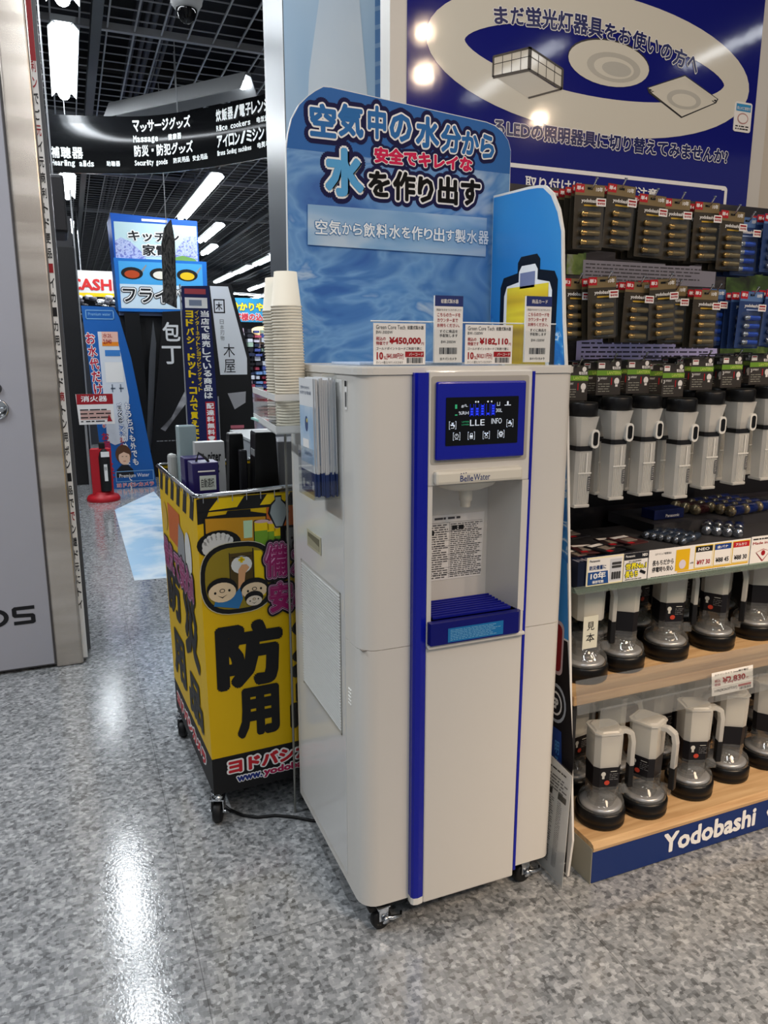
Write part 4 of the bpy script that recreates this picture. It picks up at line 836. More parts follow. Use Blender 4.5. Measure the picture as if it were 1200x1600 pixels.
# ================================================================ CART
RC = math.radians(2.5); OC = (.286, 2.03, 0)
ca = thing('bargain_cart', 'yellow and black wheeled bargain cart with large black characters', 'cart', OC, RC)
MCt = Matrix.Translation(OC) @ Matrix.Rotation(RC, 4, 'Z')
CW, CD_ = .474, .657
def cart_pt(u, v, z):
    k_ = (1.0 - z) * .012
    return (u + (k_ if u < CW / 2 else -k_), v + (k_ if v < CD_ / 2 else -k_), z)
b = B(MCt)
lv_ = [.098, .216, .5, .75, .998]
for i in range(4):
    for (u0, v0, u1, v1) in ((0, 0, CW, 0), (0, CD_, 0, 0), (CW, 0, CW, CD_), (CW, CD_, 0, CD_)):
        b.mat(MBLACK if i == 0 else YELBAG); b.add([cart_pt(u0, v0, lv_[i]), cart_pt(u1, v1, lv_[i]), cart_pt(u1, v1, lv_[i + 1]), cart_pt(u0, v0, lv_[i + 1])], [(0, 1, 2, 3)])
b.mat(MBLACK).add([cart_pt(0, 0, .098), cart_pt(CW, 0, .098), cart_pt(CW, CD_, .098), cart_pt(0, CD_, .098)], [(3, 2, 1, 0)])
b.mat(mat('1c1b16')); b.box((.01, .01, .80), (CW - .01, CD_ - .01, .81)); b.box((.004, .004, .81), (.006, CD_ - .004, .99)); b.box((.004, CD_ - .006, .81), (CW - .004, CD_ - .004, .99)); b.box((.004, .004, .81), (CW - .004, .006, .99)); b.box((CW - .006, .004, .81), (CW - .004, CD_ - .004, .99))
b.to('cloth_cover', None, ca)
# front print
fm = MCt @ frame((0, -.0006, 0), (1, 0, 0), (0, .012, 1)); fm = MCt @ frame((0, .0118, 0), (1, 0, 0), (0, -.0118, 1))
b = B(fm); b.mat(mat('111113', .5))
b.rect(.002, .958, CW - .002, .996, .001); b.poly([(.002, .925), (.022, .928), (.034, .960), (.002, .960)], .001)
b.mat(YEL).poly([(.034, .962), (.112, .966), (.133, .995), (.062, .995)], .0013).poly([(.177, .966), (.247, .966), (.266, .995), (.198, .995)], .0013).poly([(.312, .966), (.382, .966), (.40, .995), (.333, .995)], .0013)
b.mat(mat('111113', .5))
b.text('防', .034, .425, .20, .205, .0015, .06).text('災', .252, .425, .19, .205, .0015, .06).text('用', .088, .262, .130, .160, .0015, .06).text('品', .250, .262, .130, .150, .0015, .06)
OR = mat('c08a18', .5); GN = mat('6f9c28', .5); OG = mat('c05f22', .5)
b.mat(BLACK).poly([(.018, .82), (.018, .945), (.08, .948), (.085, .957), (.15, .957), (.15, .95), (.197, .94), (.197, .81)], .0014); b.mat(OR).poly([(.023, .82), (.023, .940), (.192, .932), (.192, .82)], .0018)
b.mat(mat('b9d8b0')).poly([(.128, .875), (.152, .875), (.154, .925), (.128, .925)], .0021); b.mat(GN).poly([(.128, .83), (.150, .83), (.156, .86), (.130, .862)], .0021)
b.mat(BLACK).rect(.20, .86, .32, .957, .0014); b.mat(OG).rect(.195, .90, .315, .957, .0017)
for x, h, ww in ((.180, .92, .042), (.208, .915, .024), (.225, .90, .018)):
    b.mat(BLACK).poly(rrect(x - ww / 2 - .003, .80, x + ww / 2 + .003, h + .004, .006), .0022); b.mat(GN).rect(x - ww / 2, .80, x + ww / 2, h - .025, .0025); b.mat(YEL).rect(x - ww / 2, h - .028, x + ww / 2, h, .0026); b.mat(mat('c9a8a8')).poly(ell(x, h - .001, ww / 2, .005, 12), .0027)
bt = [(.222, .90), (.205, .94), (.210, .962), (.222, .975), (.222, .985), (.238, .985), (.238, .975), (.250, .962), (.255, .94), (.240, .90)]
b.mat(BLACK).poly([(.230 + (x - .230) * 1.25, .94 + (z - .94) * 1.1) for x, z in bt], .0028); b.mat(mat('8f9a9c')).poly(bt, .0031)
b.mat(BLACK).poly(rrect(.245, .82, .33, .90, .012), .0029); b.mat(mat('6d6f70')).poly(rrect(.250, .82, .325, .893, .010), .0032); b.mat(BLACK).poly(ell(.268, .862, .004, .004, 8), .0035).poly(ell(.285, .862, .004, .004, 8), .0035)
# glove
gl = [(.014, .845), (.010, .885), (.018, .892)]
b.mat(BLACK).poly(ell(.058, .865, .062, .040, 20), .0030)
b.mat(mat('c9c9c6', .6)).poly(ell(.056, .853, .046, .026, 16), .0034)
for i in range(8):
    a = math.radians(165 - i * 19); cx, cz = .056 + .040 * math.cos(a), .858 + .030 * math.sin(a); b.poly([(cx + .009 * math.cos(t_) * abs(math.sin(a)) ** .2, cz + .011 * math.sin(t_)) for t_ in [2 * PI * q / 10 for q in range(10)]], .0036)
# rounded window with three plain cartoon heads
b.mat(mat('c4c0a8')).poly([(.108 + .108 * math.copysign(abs(math.cos(t_)) ** .7, math.cos(t_)), .762 + .106 * math.copysign(abs(math.sin(t_)) ** .75, math.sin(t_))) for t_ in [2 * PI * q / 36 for q in range(36)]], .0038)
sup = lambda cx, cz, rx, rz: [(cx + rx * math.copysign(abs(math.cos(t_)) ** .7, math.cos(t_)), cz + rz * math.copysign(abs(math.sin(t_)) ** .75, math.sin(t_))) for t_ in [2 * PI * q / 36 for q in range(36)]]
b.mat(BLACK).poly(sup(.108, .762, .106, .104), .0041); b.mat(mat('8c7a1c')).poly(sup(.108, .762, .094, .091), .0044)
b.mat(mat('4c3c16')).rect(.085, .72, .150, .835, .0047); b.mat(YEL).poly([(.155, .70), (.185, .70), (.190, .81), (.175, .835), (.155, .838)], .0048); b.mat(BLACK).rect(.150, .69, .153, .845, .005).rect(.083, .70, .085, .838, .005)
b.mat(mat('dcdcd6')).poly(ell(.118, .800, .030, .026, 16), .0052); b.mat(BLACK).rect(.09, .822, .146, .824, .0055); b.mat(YEL).rect(.114, .806, .122, .823, .0056).rect(.109, .811, .127, .818, .0056)
b.mat(mat('d8a070')).poly([(.105, .71), (.118, .705), (.128, .775), (.140, .79), (.132, .80), (.118, .80), (.108, .785)], .0058)
b.mat(mat('2a6fa8')).poly([(.035, .688), (.105, .672), (.118, .70), (.112, .735), (.08, .70), (.045, .72)], .006)
for cx, cz, rx, rz in ((.060, .728, .040, .033), (.152, .722, .038, .028), (.150, .692, .024, .019)):
    b.mat(BLACK).poly(ell(cx, cz + .008, rx + .003, rz, 20), .0062 + (.001 if rx < .03 else 0)); b.mat(mat('e0c8a4' if rx != .024 else 'd8cbb8')).poly(ell(cx, cz - .002, rx - .001, rz - .004, 20), .0066 + (.001 if rx < .03 else 0))
    q = .0070 + (.001 if rx < .03 else 0)
    b.mat(BLACK).poly(ell(cx - rx * .5, cz - .002, rx * .09, rx * .10, 8), q).poly(ell(cx + rx * .5, cz + .002, rx * .09, rx * .10, 8), q).poly(ell(cx, cz + .003, rx * .20, rx * .15, 10), q); b.mat(mat('e0c8a4')).poly(ell(cx, cz + .003, rx * .14, rx * .10, 10), q + .0003)
    b.mat(BLACK).poly([(cx - rx * .35, cz - rz * .30), (cx, cz - rz * .48), (cx + rx * .35, cz - rz * .28), (cx, cz - rz * .58)], q)
for mm, ex, d in ((BLACK, .14, .0074), (mat('c890b4', .4), .06, .0080), (mat('8a1458', .4), 0, .0086)):
    b.mat(mm).text('備', .183, .752, .070, .100, d, .05, extra=ex).text('えて', .262, .755, .13, .095, d, .05, extra=ex).text('安心', .195, .645, .145, .090, d, .05, extra=ex)
b.to('front_print', None, ca)
b = B(MCt @ frame((0, .0105, 0), (1, 0, 0), (0, -.0105, 1)))
for mm, ex, d in ((PWHITE, .10, .0015), (mat('c0202c'), 0, .003)): b.mat(mm).text('ヨドバシカメラ', .056, .158, .36, .046, d, .06, extra=ex)
for mm, ex, d in ((PWHITE, .09, .002), (mat('1c2f7c'), 0, .0035)): b.mat(mm).text('www.', .08, .127, .078, .018, d, .05, extra=ex)
for mm, ex, d in ((PWHITE, .09, .002), (mat('b01c50'), 0, .0035)): b.mat(mm).text('yodobashi.com', .162, .122, .25, .030, d, .05, extra=ex)
b.to('maker_print', None, ca)
# left side print (faces -u): coordinates (-v, z)
b = B(MCt @ frame((.0105, 0, 0), (0, -1, 0), (-.0105, 0, 1)))
b.mat(mat('111113', .5))
for i in range(6):
    x = -.64 + i * .107; b.poly([(x, .925), (x + .05, .925), (x + .085, .996), (x + .035, .996)], .0012)
b.text('防', -.625, .50, .26, .20, .0015, .05).text('災', -.32, .44, .23, .25, .0015, .05).text('用', -.58, .27, .22, .18, .0015, .05).text('品', -.31, .245, .21, .15, .0015, .05)
b.mat(OG).rect(-.50, .78, -.28, .90, .0014); b.mat(GREY).poly([(-.36, .74), (-.22, .74), (-.22, .85), (-.30, .87)], .0018); b.mat(mat('cfcfcc')).poly(ell(-.16, .80, .05, .07, 16), .002); b.mat(mat('c9a23a')).poly(ell(-.57, .84, .05, .05, 12), .0018)
for mm, ex, d in ((BLACK, .13, .0024), (mat('c890b4', .4), .06, .003), (mat('8a1458', .4), 0, .0036)): b.mat(mm).text('備えて安心!', -.63, .66, .52, .10, d, .05, extra=ex)
b.to('side_print', None, ca)
b = B(MCt @ frame((.011, 0, 0), (0, -1, 0), (0, 0, 1)))
for mm, ex, d in ((PWHITE, .10, .0015), (mat('c0202c'), 0, .003)): b.mat(mm).text('ヨドバシカメラ', -.60, .14, .5, .046, d, .06, extra=ex)
b.to('side_maker_print', None, ca)
# chrome rim
b = B(MCt); b.tube([(.012, -.004, 1.004), (0, .012, 1.004), (-.004, CD_ - .02, 1.004), (.012, CD_, 1.004), (CW - .012, CD_, 1.004), (CW, CD_ - .012, 1.004), (CW, .012, 1.014), (CW - .02, -.004, 1.014), (CW * .5, -.004, 1.012)], .0062, 10, closed=True)
for i in range(12): b.tube([(.02 + i * .04, -.002, 1.008), (.02 + i * .04, -.001, .984)], .0015, 5)
for i in range(14): b.tube([(-.003, .03 + i * .045, 1.004), (-.001, .03 + i * .045, .984)], .0015, 5)
b.to('wire_rim', CHROME, ca)
for u_, v_ in ((.045, .045), (CW - .045, .045), (.045, CD_ - .045), (CW - .045, CD_ - .045)):
    P_ = MCt @ Vector((u_, v_, 0)); castor((P_.x - .02, P_.y - .015, 0), ca, 1.2, 1.25, False)
    B(Matrix.Translation((P_.x - .02, P_.y - .015, 0))).lathe([(.019, .078), (.019, .088), (.016, .088), (.016, .093), (.019, .093), (.019, .10)], 16).to('castor_stem', CHROME, ca)
# goods in the cart (world coordinates; cart bottom shelf at 0.81)
def cbox(name, label, cat, x0, y0, x1, y1, z0, z1, m, rz=.04, bev=.002, extra=None, top=1.0):
    r = thing(name, label, cat, ((x0 + x1) / 2, (y0 + y1) / 2, z0), rz)
    M = Matrix.Translation(((x0 + x1) / 2, (y0 + y1) / 2, z0)) @ Matrix.Rotation(rz, 4, 'Z'); w2, d2, h = (x1 - x0) / 2, (y1 - y0) / 2, z1 - z0
    b = B(M)
    if top == 1.0: b.box((-w2, -d2, 0), (w2, d2, h), bev)
    else: b.prism([(-w2, 0), (w2, 0), (w2 * top, h), (-w2 * top, h)], -d2, d2, frame((0, 0, 0), (1, 0, 0), (0, 0, 1)))
    b.to('body', m, r)
    if extra: extra(B(M @ frame((0, -d2 - .0004, 0), (1, 0, 0), (0, 0, 1))), w2, h, r)
    return r, M, w2, d2, h
NVB = mat('241d58', .3)
def nv(b, w2, h, r):
    b.mat(mat('c9d2cc')).rect(-w2 * .5, h * .70, w2 * .75, h * .86, .001); b.mat(INK).text('自動選択', -w2 * .4, h * .73, w2 * 1.0, h * .10, .0015); b.mat(PAPER).rect(-w2 * .6, h * .90, w2 * .7, h * .915, .001)
    for i, c_ in enumerate(('b03060', '5a4a80', '4a9a88', 'a06a50', '5a70b0')): x = -w2 * .75 + (i % 3) * w2 * .6; z = h * (.45 if i < 3 else .18); b.mat(mat(c_)).poly(rrect(x, z, x + w2 * .42, z + h * .2, .003), .001); b.mat(PAPER).text('QRC光災水'[i], x + w2 * .12, z + h * .04, w2 * .18, h * .11, .0014)
    b.to('print', None, r)
def dolift(M, z0, w2, h, r, m=BLACK):
    B(M).tube([(-w2 * .5, 0, h), (-w2 * .3, 0, h + .025), (w2 * .1, -.02, h + .012), (w2 * .35, -.02, h + .0)], .004, 8).to('carry_strap', m, r)
r_, M_, w2, d2, h = cbox('radio_box', 'front small navy box with coloured squares at the front corner of the cart', 'box', .298, 2.16, .373, 2.23, .811, 1.076, NVB, .05, .002, nv); dolift(M_, 0, w2, h, r_)
r_, M_, w2, d2, h = cbox('radio_box', 'second navy box directly behind the front navy box in the cart', 'box', .288, 2.245, .350, 2.31, .811, 1.080, NVB, .06, .002)
def nz(b, w2, h, r):
    b.mat(INK).text('nizer', -w2 * .15, h * .80, w2 * .85, h * .10, .001, .03); b.text('re', -w2 * .6, h * .80, w2 * .22, h * .09, .001, .03).text('2', w2 * .35, h * .68, w2 * .2, h * .1, .001, .05); b.to('print', None, r)
cbox('white_bag', 'white package printed nizer lying behind the navy boxes', 'package', .335, 2.355, .432, 2.40, .811, 1.112, mat('b8b8b8', .35), .0, .012, nz, top=.93)
cbox('clear_pack', 'small clear plastic package sticking up at the back left of the cart', 'package', .300, 2.45, .358, 2.49, .811, 1.157, mat('8fa0a4', .2), .1, .004)
r_, M_, w2, d2, h = cbox('clear_pack', 'grey translucent package at the far left corner of the cart', 'package', .272, 2.48, .298, 2.52, .811, 1.064, mat('9a9c9a', .3), .2, .01)
r_, M_, w2, d2, h = cbox('table_radio', 'left of the two black tapered speakers standing in the cart', 'speaker', .424, 2.305, .490, 2.355, .811, 1.137, BLACK, .0, .004, top=.64)
B(M_).box((-w2 * .6, -d2 * .98, h), (w2 * .6, d2 * .98, h + .004), .002).to('top_panel', mat('6c6e6e', .4), r_)
r_, M_, w2, d2, h = cbox('table_radio', 'right of the two black tapered speakers, nearest the paper cups', 'speaker', .478, 2.18, .566, 2.27, .811, 1.150, BLACK, -.05, .004, top=.68)
B(M_).box((-w2 * .66, -d2 * .98, h), (w2 * .66, d2 * .98, h + .004), .002).to('top_panel', mat('35373a', .4), r_)
for q in range(3): B(M_).box((-w2 * .80, -d2 * .8 + q * d2 * .5, h * .80), (-w2 * .72, -d2 * .6 + q * d2 * .5, h * .86), .001).to('button', GREY, r_)
cbox('small_case', 'small black case wedged between the two black speakers', 'case', .452, 2.23, .474, 2.26, .811, 1.098, mat('16161a', .3), .0, .004)
def bd(b, w2, h, r): b.mat(INK).text('BLACK+', -w2 * .3, h * .83, w2 * .9, h * .05, .001).text('DECKER', -w2 * .3, h * .77, w2 * .9, h * .05, .001); b.to('print', None, r)
cbox('tool_box', 'grey printed carton behind the right speaker at the cart side', 'carton', .578, 2.26, .70, 2.40, .811, 1.115, mat('6d6e72', .5), .0, .003, bd)

# cable on the floor
b = B(); b.tube([(.325, 2.13, .02), (.345, 2.09, .012), (.38, 2.05, .006), (.42, 2.025, .005), (.47, 2.015, .005), (.52, 1.985, .005), (.57, 1.945, .005), (.66, 1.90, .006), (.70, 1.88, .02), (.72, 1.87, .07)], .0045, 8)
tag(b.to('power_cable', mat('0c0c0e', .4)), 'black power cable on the floor between the cart and the dispenser', 'cable')

# ================================================================ SHELF UNIT on the right
SX0, SX1 = 1.141, 2.45
su = thing('shelf_unit', 'long shop shelving unit with dark printed back panel, hooks and shelves right of the dispenser', 'shelf unit', (2.05, 1.75, 0))
B().box((SX0 + .03, 2.006, .12), (SX1, 2.046, 1.865)).to('back_panel', noise_mat('dark_printed_back', [(.35, '17151a'), (.52, '26222a'), (.6, '3d3838'), (.72, '1b181c')], 7, .5, distort=1.5, stretch=(.5, 1, 2)), su)
b = B(FY(2.004)); b.mat(noise_mat('foliage_print', [(.35, '1e2414'), (.5, '3f5a22'), (.6, '6f8440'), (.72, 'b4a4c4')], 10, .5, distort=.4)).rect(2.08, 1.30, 2.44, 1.72, .001); b.rect(1.43, 1.62, 1.50, 1.70, .001)
b.mat(mat('c9c5fa', .5)).poly([(1.481, 1.33), (2.073, 1.33), (2.06, 1.455), (1.481, 1.455)], .0015); b.mat(mat('8d8b98', .5)).rect(1.49, 1.60, 2.03, 1.665, .0015)
b.mat(mat('3a3850')); R = random.Random(8); b.scribble(1.50, 1.34, 2.05, 1.45, 8, .002, .35, R); b.mat(mat('4a484e')).scribble(1.50, 1.605, 2.0, 1.66, 5, .002, .35, R)
b.mat(mat('131116')).rect(1.2, .88, 2.44, 1.27, .0008); b.to('printed_sheet', None, su)
# base platform with wood top
pts = [(1.402, .112), (1.408, .120), (2.0, .120), (2.0, .104), (1.400, .104)]
b = B(); b.prism([(-1.4005, .098), (-1.3985, .108), (-1.403, .1165), (-1.412, .1205), (-2.0, .1205), (-2.0, .098)], -2.45, -1.172, frame((0, 0, 0), (0, -1, 0), (0, 0, 1))); b.to('base_top', WOOD, su, label='pale wood platform top')
B().box((1.172, 1.402, .004), (SX1, 1.42, .099)).to('kick_board', mat('16306e', .35), su, label='navy front board with white lettering')
B().box((1.170, 1.403, .0), (1.176, 2.0, .106)).to('end_panel', mat('a9a493', .45), su)
b = B(FY(1.402)); b.mat(PWHITE).text('Yodobashi', 1.412, .024, .345, .062, .0008, .035).to('lettering', None, su); b = B(FY(1.402)); b.mat(PWHITE).text('Camera', 1.80, .034, .26, .045, .0008, .035); b.to('lettering', None, su)
# middle wood shelf with clear price channel
B().box((1.158, 1.497, .470), (SX1, 2.0, .498), .003).to('middle_shelf', WOOD, su, label='pale wood shelf board')
B().add([(1.156, 1.494, .545), (SX1, 1.494, .545), (SX1, 1.478, .455), (1.156, 1.478, .455)], [(0, 1, 2, 3)]).add([(1.156, 1.492, .545), (SX1, 1.492, .545), (SX1, 1.476, .455), (1.156, 1.476, .455)], [(0, 1, 2, 3)]).to('price_channel', CLEARG, su)
B().box((1.20, 1.440, .428), (SX1, 1.442, .484)).to('lower_clear_lip', CLEARG, su)
b = B(); b.box((1.20, 1.442, .482), (SX1, 1.478, .484)); b.to('lip_hinge', CLEAR, su)
# glass shelf for loose batteries
B().box((1.145, 1.502, .782), (SX1, 2.0, .792), .001).to('glass_shelf', GREENGLASS, su)
B().add([(1.138, 1.500, .800), (SX1, 1.500, .800), (SX1, 1.488, .783), (1.143, 1.488, .783)], [(0, 1, 2, 3)]).to('shelf_lip', GREENGLASS, su)
B().box((1.20, 1.56, .792), (SX1, 1.90, .835)).to('riser', mat('3a3a3e', .5), su); B().box((1.62, 1.755, .835), (SX1, 1.97, .868)).to('rear_riser', mat('333338', .5), su)
for x in (2.1, 2.43): B().box((x, 1.52, .50), (x + .012, 2.0, .782), .001).to('bracket', mat('4b4b50', .5), su)
for x, y in ((1.175, 1.52),): B().box((x, y, .12), (x + .012, 2.0, .47), .001).to('end_bracket', mat('2b2b2e', .5), su)
for z in (1.765, 1.548, 1.342): B().box((1.16, 1.985, z), (SX1, 2.006, z + .018), .002).to('hook_bar', BLACK, su)
# promotional cards on the glass shelf front
def promo(name, x0, x1, z0, z1, label, fn):
    b = B(FY(1.4985)); b.mat(PAPER).prism([(x0, z0), (x1, z0), (x1, z1), (x0, z1)], -.001, 0); fn(b, x0, x1, z0, z1); tag(b.to(name), label, 'promo card', 'printed cards along the battery shelf edge')
def p1(b, x0, x1, z0, z1):
    b.mat(mat('f0e6b8')).rect(x0 + .001, z0 + .001, x1 - .001, z1 - .001, .0006); b.mat(PAPER).rect(x0 + .004, z0 + .004, x1 - .004, z1 - .004, .001)
    b.mat(mat('1c4a8c')).poly([(x0 + .004, z0 + .004), (x0 + .070, z0 + .004), (x0 + .066, z0 + .038), (x0 + .004, z0 + .038)], .0013); b.mat(PWHITE).text('10年', x0 + .012, z0 + .018, .048, .019, .0018, .03).text('保存可能', x0 + .018, z0 + .007, .036, .008, .0018, .03)
    b.mat(mat('1c3a70')).text('防災備蓄に', x0 + .008, z0 + .043, .052, .012, .0015, .03); b.mat(INK).text('Panasonic', x0 + .008, z1 - .013, .032, .006, .0015, .02)
    b.mat(mat('c8ccd4')).rect(x0 + .072, z0 + .008, x1 - .007, z1 - .010, .0013); b.mat(mat('3a3a3c'))
    for i in range(4): b.poly(rrect(x0 + .078 + i * .0075, z0 + .012, x0 + .0845 + i * .0075, z0 + .032, .002), .0018)
    for i in range(2): b.poly(rrect(x0 + .078, z0 + .042 + i * .009, x0 + .108, z0 + .049 + i * .009, .002), .0018)
def p2(b, x0, x1, z0, z1):
    b.mat(mat('1a1c24')).rect(x0, z1 - .018, x1, z1, .0006); b.mat(PWHITE).text('Panasonic', x0 + .004, z1 - .011, .030, .006, .0012).text('NEO', x1 - .020, z1 - .012, .017, .008, .0012, .03)
    for mm, ex, d in ((mat('1a2a5c'), .07, .0010), (mat('f2e626'), 0, .0016)): b.mat(mm).text('世界No.1', x0 + .005, z0 + .031, .068, .018, d, .04, extra=ex).text('長もち', x0 + .005, z0 + .010, .042, .018, d, .04, extra=ex)
    b.mat(INK).poly([(x1 - .026, z0 + .022), (x1 - .008, z0 + .014), (x1 - .005, z0 + .021), (x1 - .023, z0 + .029)], .0014); b.text('第三者試験機関', x0 + .015, z1 - .0245, .04, .004, .0012); b.scribble(x0 + .006, z0 + .003, x1 - .006, z0 + .007, 1, .0012)
def p3(b, x0, x1, z0, z1):
    b.mat(INK).text('コナソニック乾電池は', x0 + .020, z1 - .016, .055, .006, .0006).text('長もちだから', x0 + .013, z0 + .035, .072, .015, .0006, .02).text('停電時も安心', x0 + .013, z0 + .017, .072, .015, .0006, .02).scribble(x0 + .01, z0 + .003, x1 - .02, z0 + .006, 1, .0006)
    b.mat(mat('e2b41c')).rect(x0 + .100, z0 + .008, x1 - .004, z0 + .012, .0006).rect(x0 + .092, z0 + .013, x0 + .140, z1 - .008, .0006)
    b.mat(mat('d8d0e0')).poly(ell(x0 + .116, z0 + .030, .012, .013, 14), .0010); b.mat(INK).text('※例', x0 + .143, z0 + .028, .012, .005, .0008)
    for i, (c_, tx) in enumerate((('1c1c20', '¥97 30'), ('1d3f8a', '¥88 45'), ('b81c2a', '¥88 30'))):
        xx = x0 + .160 + i * .068; b.mat(YEL).rect(xx - .002, z0 + .013, xx + .062, z1 - .004, .0005); b.mat(PAPER).rect(xx, z0 + .015, xx + .060, z1 - .022, .0009); b.mat(mat(c_)).rect(xx, z1 - .022, xx + .060, z1 - .006, .0009)
        b.mat(PWHITE).text(('NEO', '金パナ', 'アルカリ')[i], xx + .008, z1 - .018, .04, .008, .0014, .02); b.mat(DRED if i == 0 else INK).text(tx, xx + .006, z0 + .022, .048, .014, .0014, .03)
def p4(b, x0, x1, z0, z1):
    b.mat(INK).scribble(x0 + .006, z1 - .012, x0 + .12, z1 - .004, 1, .0006); b.mat(DRED).text('Made in Japan', x0 + .006, z1 - .026, .10, .010, .0006, .02)
    b.poly([(x0 + .02, z0 + .035), (x0 + .048, z0 + .044), (x0 + .076, z0 + .035), (x0 + .050, z0 + .008), (x0 + .046, z0 + .008)], .0008); b.mat(PAPER).poly([(x0 + .022, z0 + .035), (x0 + .048, z0 + .042), (x0 + .074, z0 + .035), (x0 + .048, z0 + .011)], .0012); b.mat(DRED).poly(ell(x0 + .048, z0 + .032, .008, .008, 14), .0016)
promo('promo_card', 1.175, 1.291, .797, .874, 'blue and white card reading 10 years at the left end of the battery shelf', p1)
promo('promo_card', 1.293, 1.371, .797, .873, 'yellow lettered card beside the blue ten year card', p2)
promo('promo_card', 1.374, 1.735, .794, .874, 'long white card with three small price tags on the battery shelf edge', p3)
promo('promo_card', 1.738, 2.1, .794, .876, 'white card with red fan emblem cut off at the right photo edge', p4)
pt = B(frame((1.618, 1.474, .425), (1, 0, 0), (0, .12, 1))); pt.mat(PAPER).prism([(0, 0), (.158, 0), (.158, .068), (0, .068)], -.0008, 0); pt.mat(INK).text('ヨドバシカメラ 2way懐中電灯', .01, .056, .13, .007, .0006).rect(.004, .022, .155, .0226, .0006); pt.mat(DRED).text('¥2,830', .040, .028, .088, .022, .0006, .045).text('円', .131, .030, .008, .008, .0006).text('税込', .010, .038, .022, .009, .0006, .03).text('特価', .010, .027, .022, .009, .0006, .03).rect(.100, .0125, .150, .019, .0006); pt.mat(INK).text('10%[¥263円分]', .010, .008, .085, .011, .0006, .02).bars(.105, .003, .150, .011, 18, .0006)
tag(pt.to('price_tag'), 'white price tag reading 2,830 yen on the middle shelf edge', 'price tag')

# ---- hanging battery packs
PK = {}
def make_pack(kind, kan):
    gold = kind == 'gold'
    r = thing('battery_pack', 'battery pack', 'battery pack')
    f = frame((0, 0, 0), (1, 0, 0), (0, 0, 1)); W_, H_ = .087, .150
    hole = (0, .137)
    b = B(f); b.mat(mat('3b352c' if gold else '2a3f6e', .35)).prism(rrect(-W_ / 2, 0, W_ / 2, H_, .003), -.0006, 0); b.to('backing_card', None, r)
    b = B(f); b.mat(mat('7b6a4a' if gold else '5877a8', .3)).rect(-W_ / 2 + .001, H_ - .026, W_ / 2 - .001, H_ - .001, .0004); b.mat(RED).rect(-W_ / 2 + .001, H_ - .020, -W_ / 2 + .027, H_ - .001, .0008)
    b.mat(PWHITE).text(kan, -W_ / 2 + .004, H_ - .015, .020, .010, .0012, .02).text('10年', W_ / 2 - .026, H_ - .016, .020, .011, .0008, .02).text('yodobashi', -.024, .106, .050, .011, .0008, .02); b.mat(mat('c8a23a' if gold else '9fb2d8')).rect(-.016, .100, .026, .1035, .0008)
    b.mat(BLACK).rect(-.008, H_ - .012, .008, H_ - .007, .0010); b.to('print', None, r)
    cell = mat('857450' if gold else '2c55c0', .22, .6); tipm = mat('b8965a' if gold else 'b9bcc2', .25, .9)
    me = None
    for i in range(4):
        z = .016 + i * .0215
        if me is None:
            b = B(frame((-.026, -.0085, 0), (0, 1, 0), (0, 0, 1))); b.mat(cell).lathe([(.0070, .013), (.0070, .0505)], 12); b.mat(tipm).lathe([(.0025, -.0012), (.0025, 0), (.0066, .0004), (.0070, .0015), (.0070, .013)], 12)
            bt = b.to('battery', None, r); me = bt; bt.location.z = z
        else: c = me.copy(); COL.objects.link(c); c.location.z = z
    b = B(f); b.prism(rrect(-.032, .004, .034, .096, .006), .0008, .0185); b.to('blister', BLISTER, r)
    b = B(f); b.mat(PAPER).rect(.006, .098, .034, .116, .0196); b.mat(DRED).rect(.009, .109, .031, .113, .0200).text('¥498', .009, .101, .022, .006, .0200, .02); PK.setdefault('sticker', []); b.to('price_sticker', None, r)
    return r
def make_wire_hook():
    b = B(); b.tube([(0, .25, .0), (0, .02, .0), (0, 0, .002), (0, -.012, .018)], .0022, 6); b.tube([(0, -.012, .018), (0, -.0125, .021)], .004, 6)
    return b.to('wire_hook', CHROME, su)
hk0 = make_wire_hook()
def hook(x, z, y=1.59, first=[1]):
    h = hk0 if first[0] else hk0.copy()
    if not first[0]: COL.objects.link(h)
    first[0] = 0; h.location = Vector((x, y, z)); return h
pg4 = make_pack('gold', '単4'); pb4 = make_pack('blue', '単4'); pg3 = make_pack('gold', '単3'); pb3 = make_pack('blue', '単3')
usedp = set()
def place_pack(src, x, y, z, rx, ry, rz, label, group, skip=()):
    if src.name in usedp: return copy_tree(src, (x, y, z), (rx, ry, rz), label, group, skip)
    usedp.add(src.name); src.location = (x, y, z); src.rotation_euler = (rx, ry, rz); src['label'] = label; src['group'] = group; return src
row1 = [(1.200, 1.60, 1.632, pg4, 5, 0), (1.286, 1.60, 1.638, pg4, 3, .03), (1.386, 1.60, 1.622, pg4, 4, .02), (1.472, 1.60, 1.620, pg4, 4, 0), (1.573, 1.60, 1.618, pg4, 5, -.02), (1.645, 1.585, 1.600, pg4, 3, .02), (1.715, 1.60, 1.590, pb4, 3, 0), (1.792, 1.575, 1.600, pb4, 6, 0), (1.90, 1.59, 1.60, pb4, 4, 0)]
row2 = [(1.186, 1.62, 1.415, pg3, 3, 0), (1.243, 1.58, 1.418, pg3, 4, -.09), (1.345, 1.58, 1.410, pg3, 4, .01), (1.420, 1.565, 1.418, pg3, 3, -.08), (1.492, 1.61, 1.408, pg3, 3, .0), (1.572, 1.58, 1.398, pg3, 3, .02), (1.640, 1.62, 1.405, pb3, 3, .0), (1.722, 1.57, 1.396, pb3, 5, .0), (1.802, 1.56, 1.402, pb3, 3, .02), (1.90, 1.58, 1.40, pb3, 3, 0)]
WH = ['leftmost', 'second from left', 'third from left', 'fourth from left', 'fifth from left', 'sixth from left', 'seventh from left', 'eighth from left', 'ninth from left', 'rightmost']
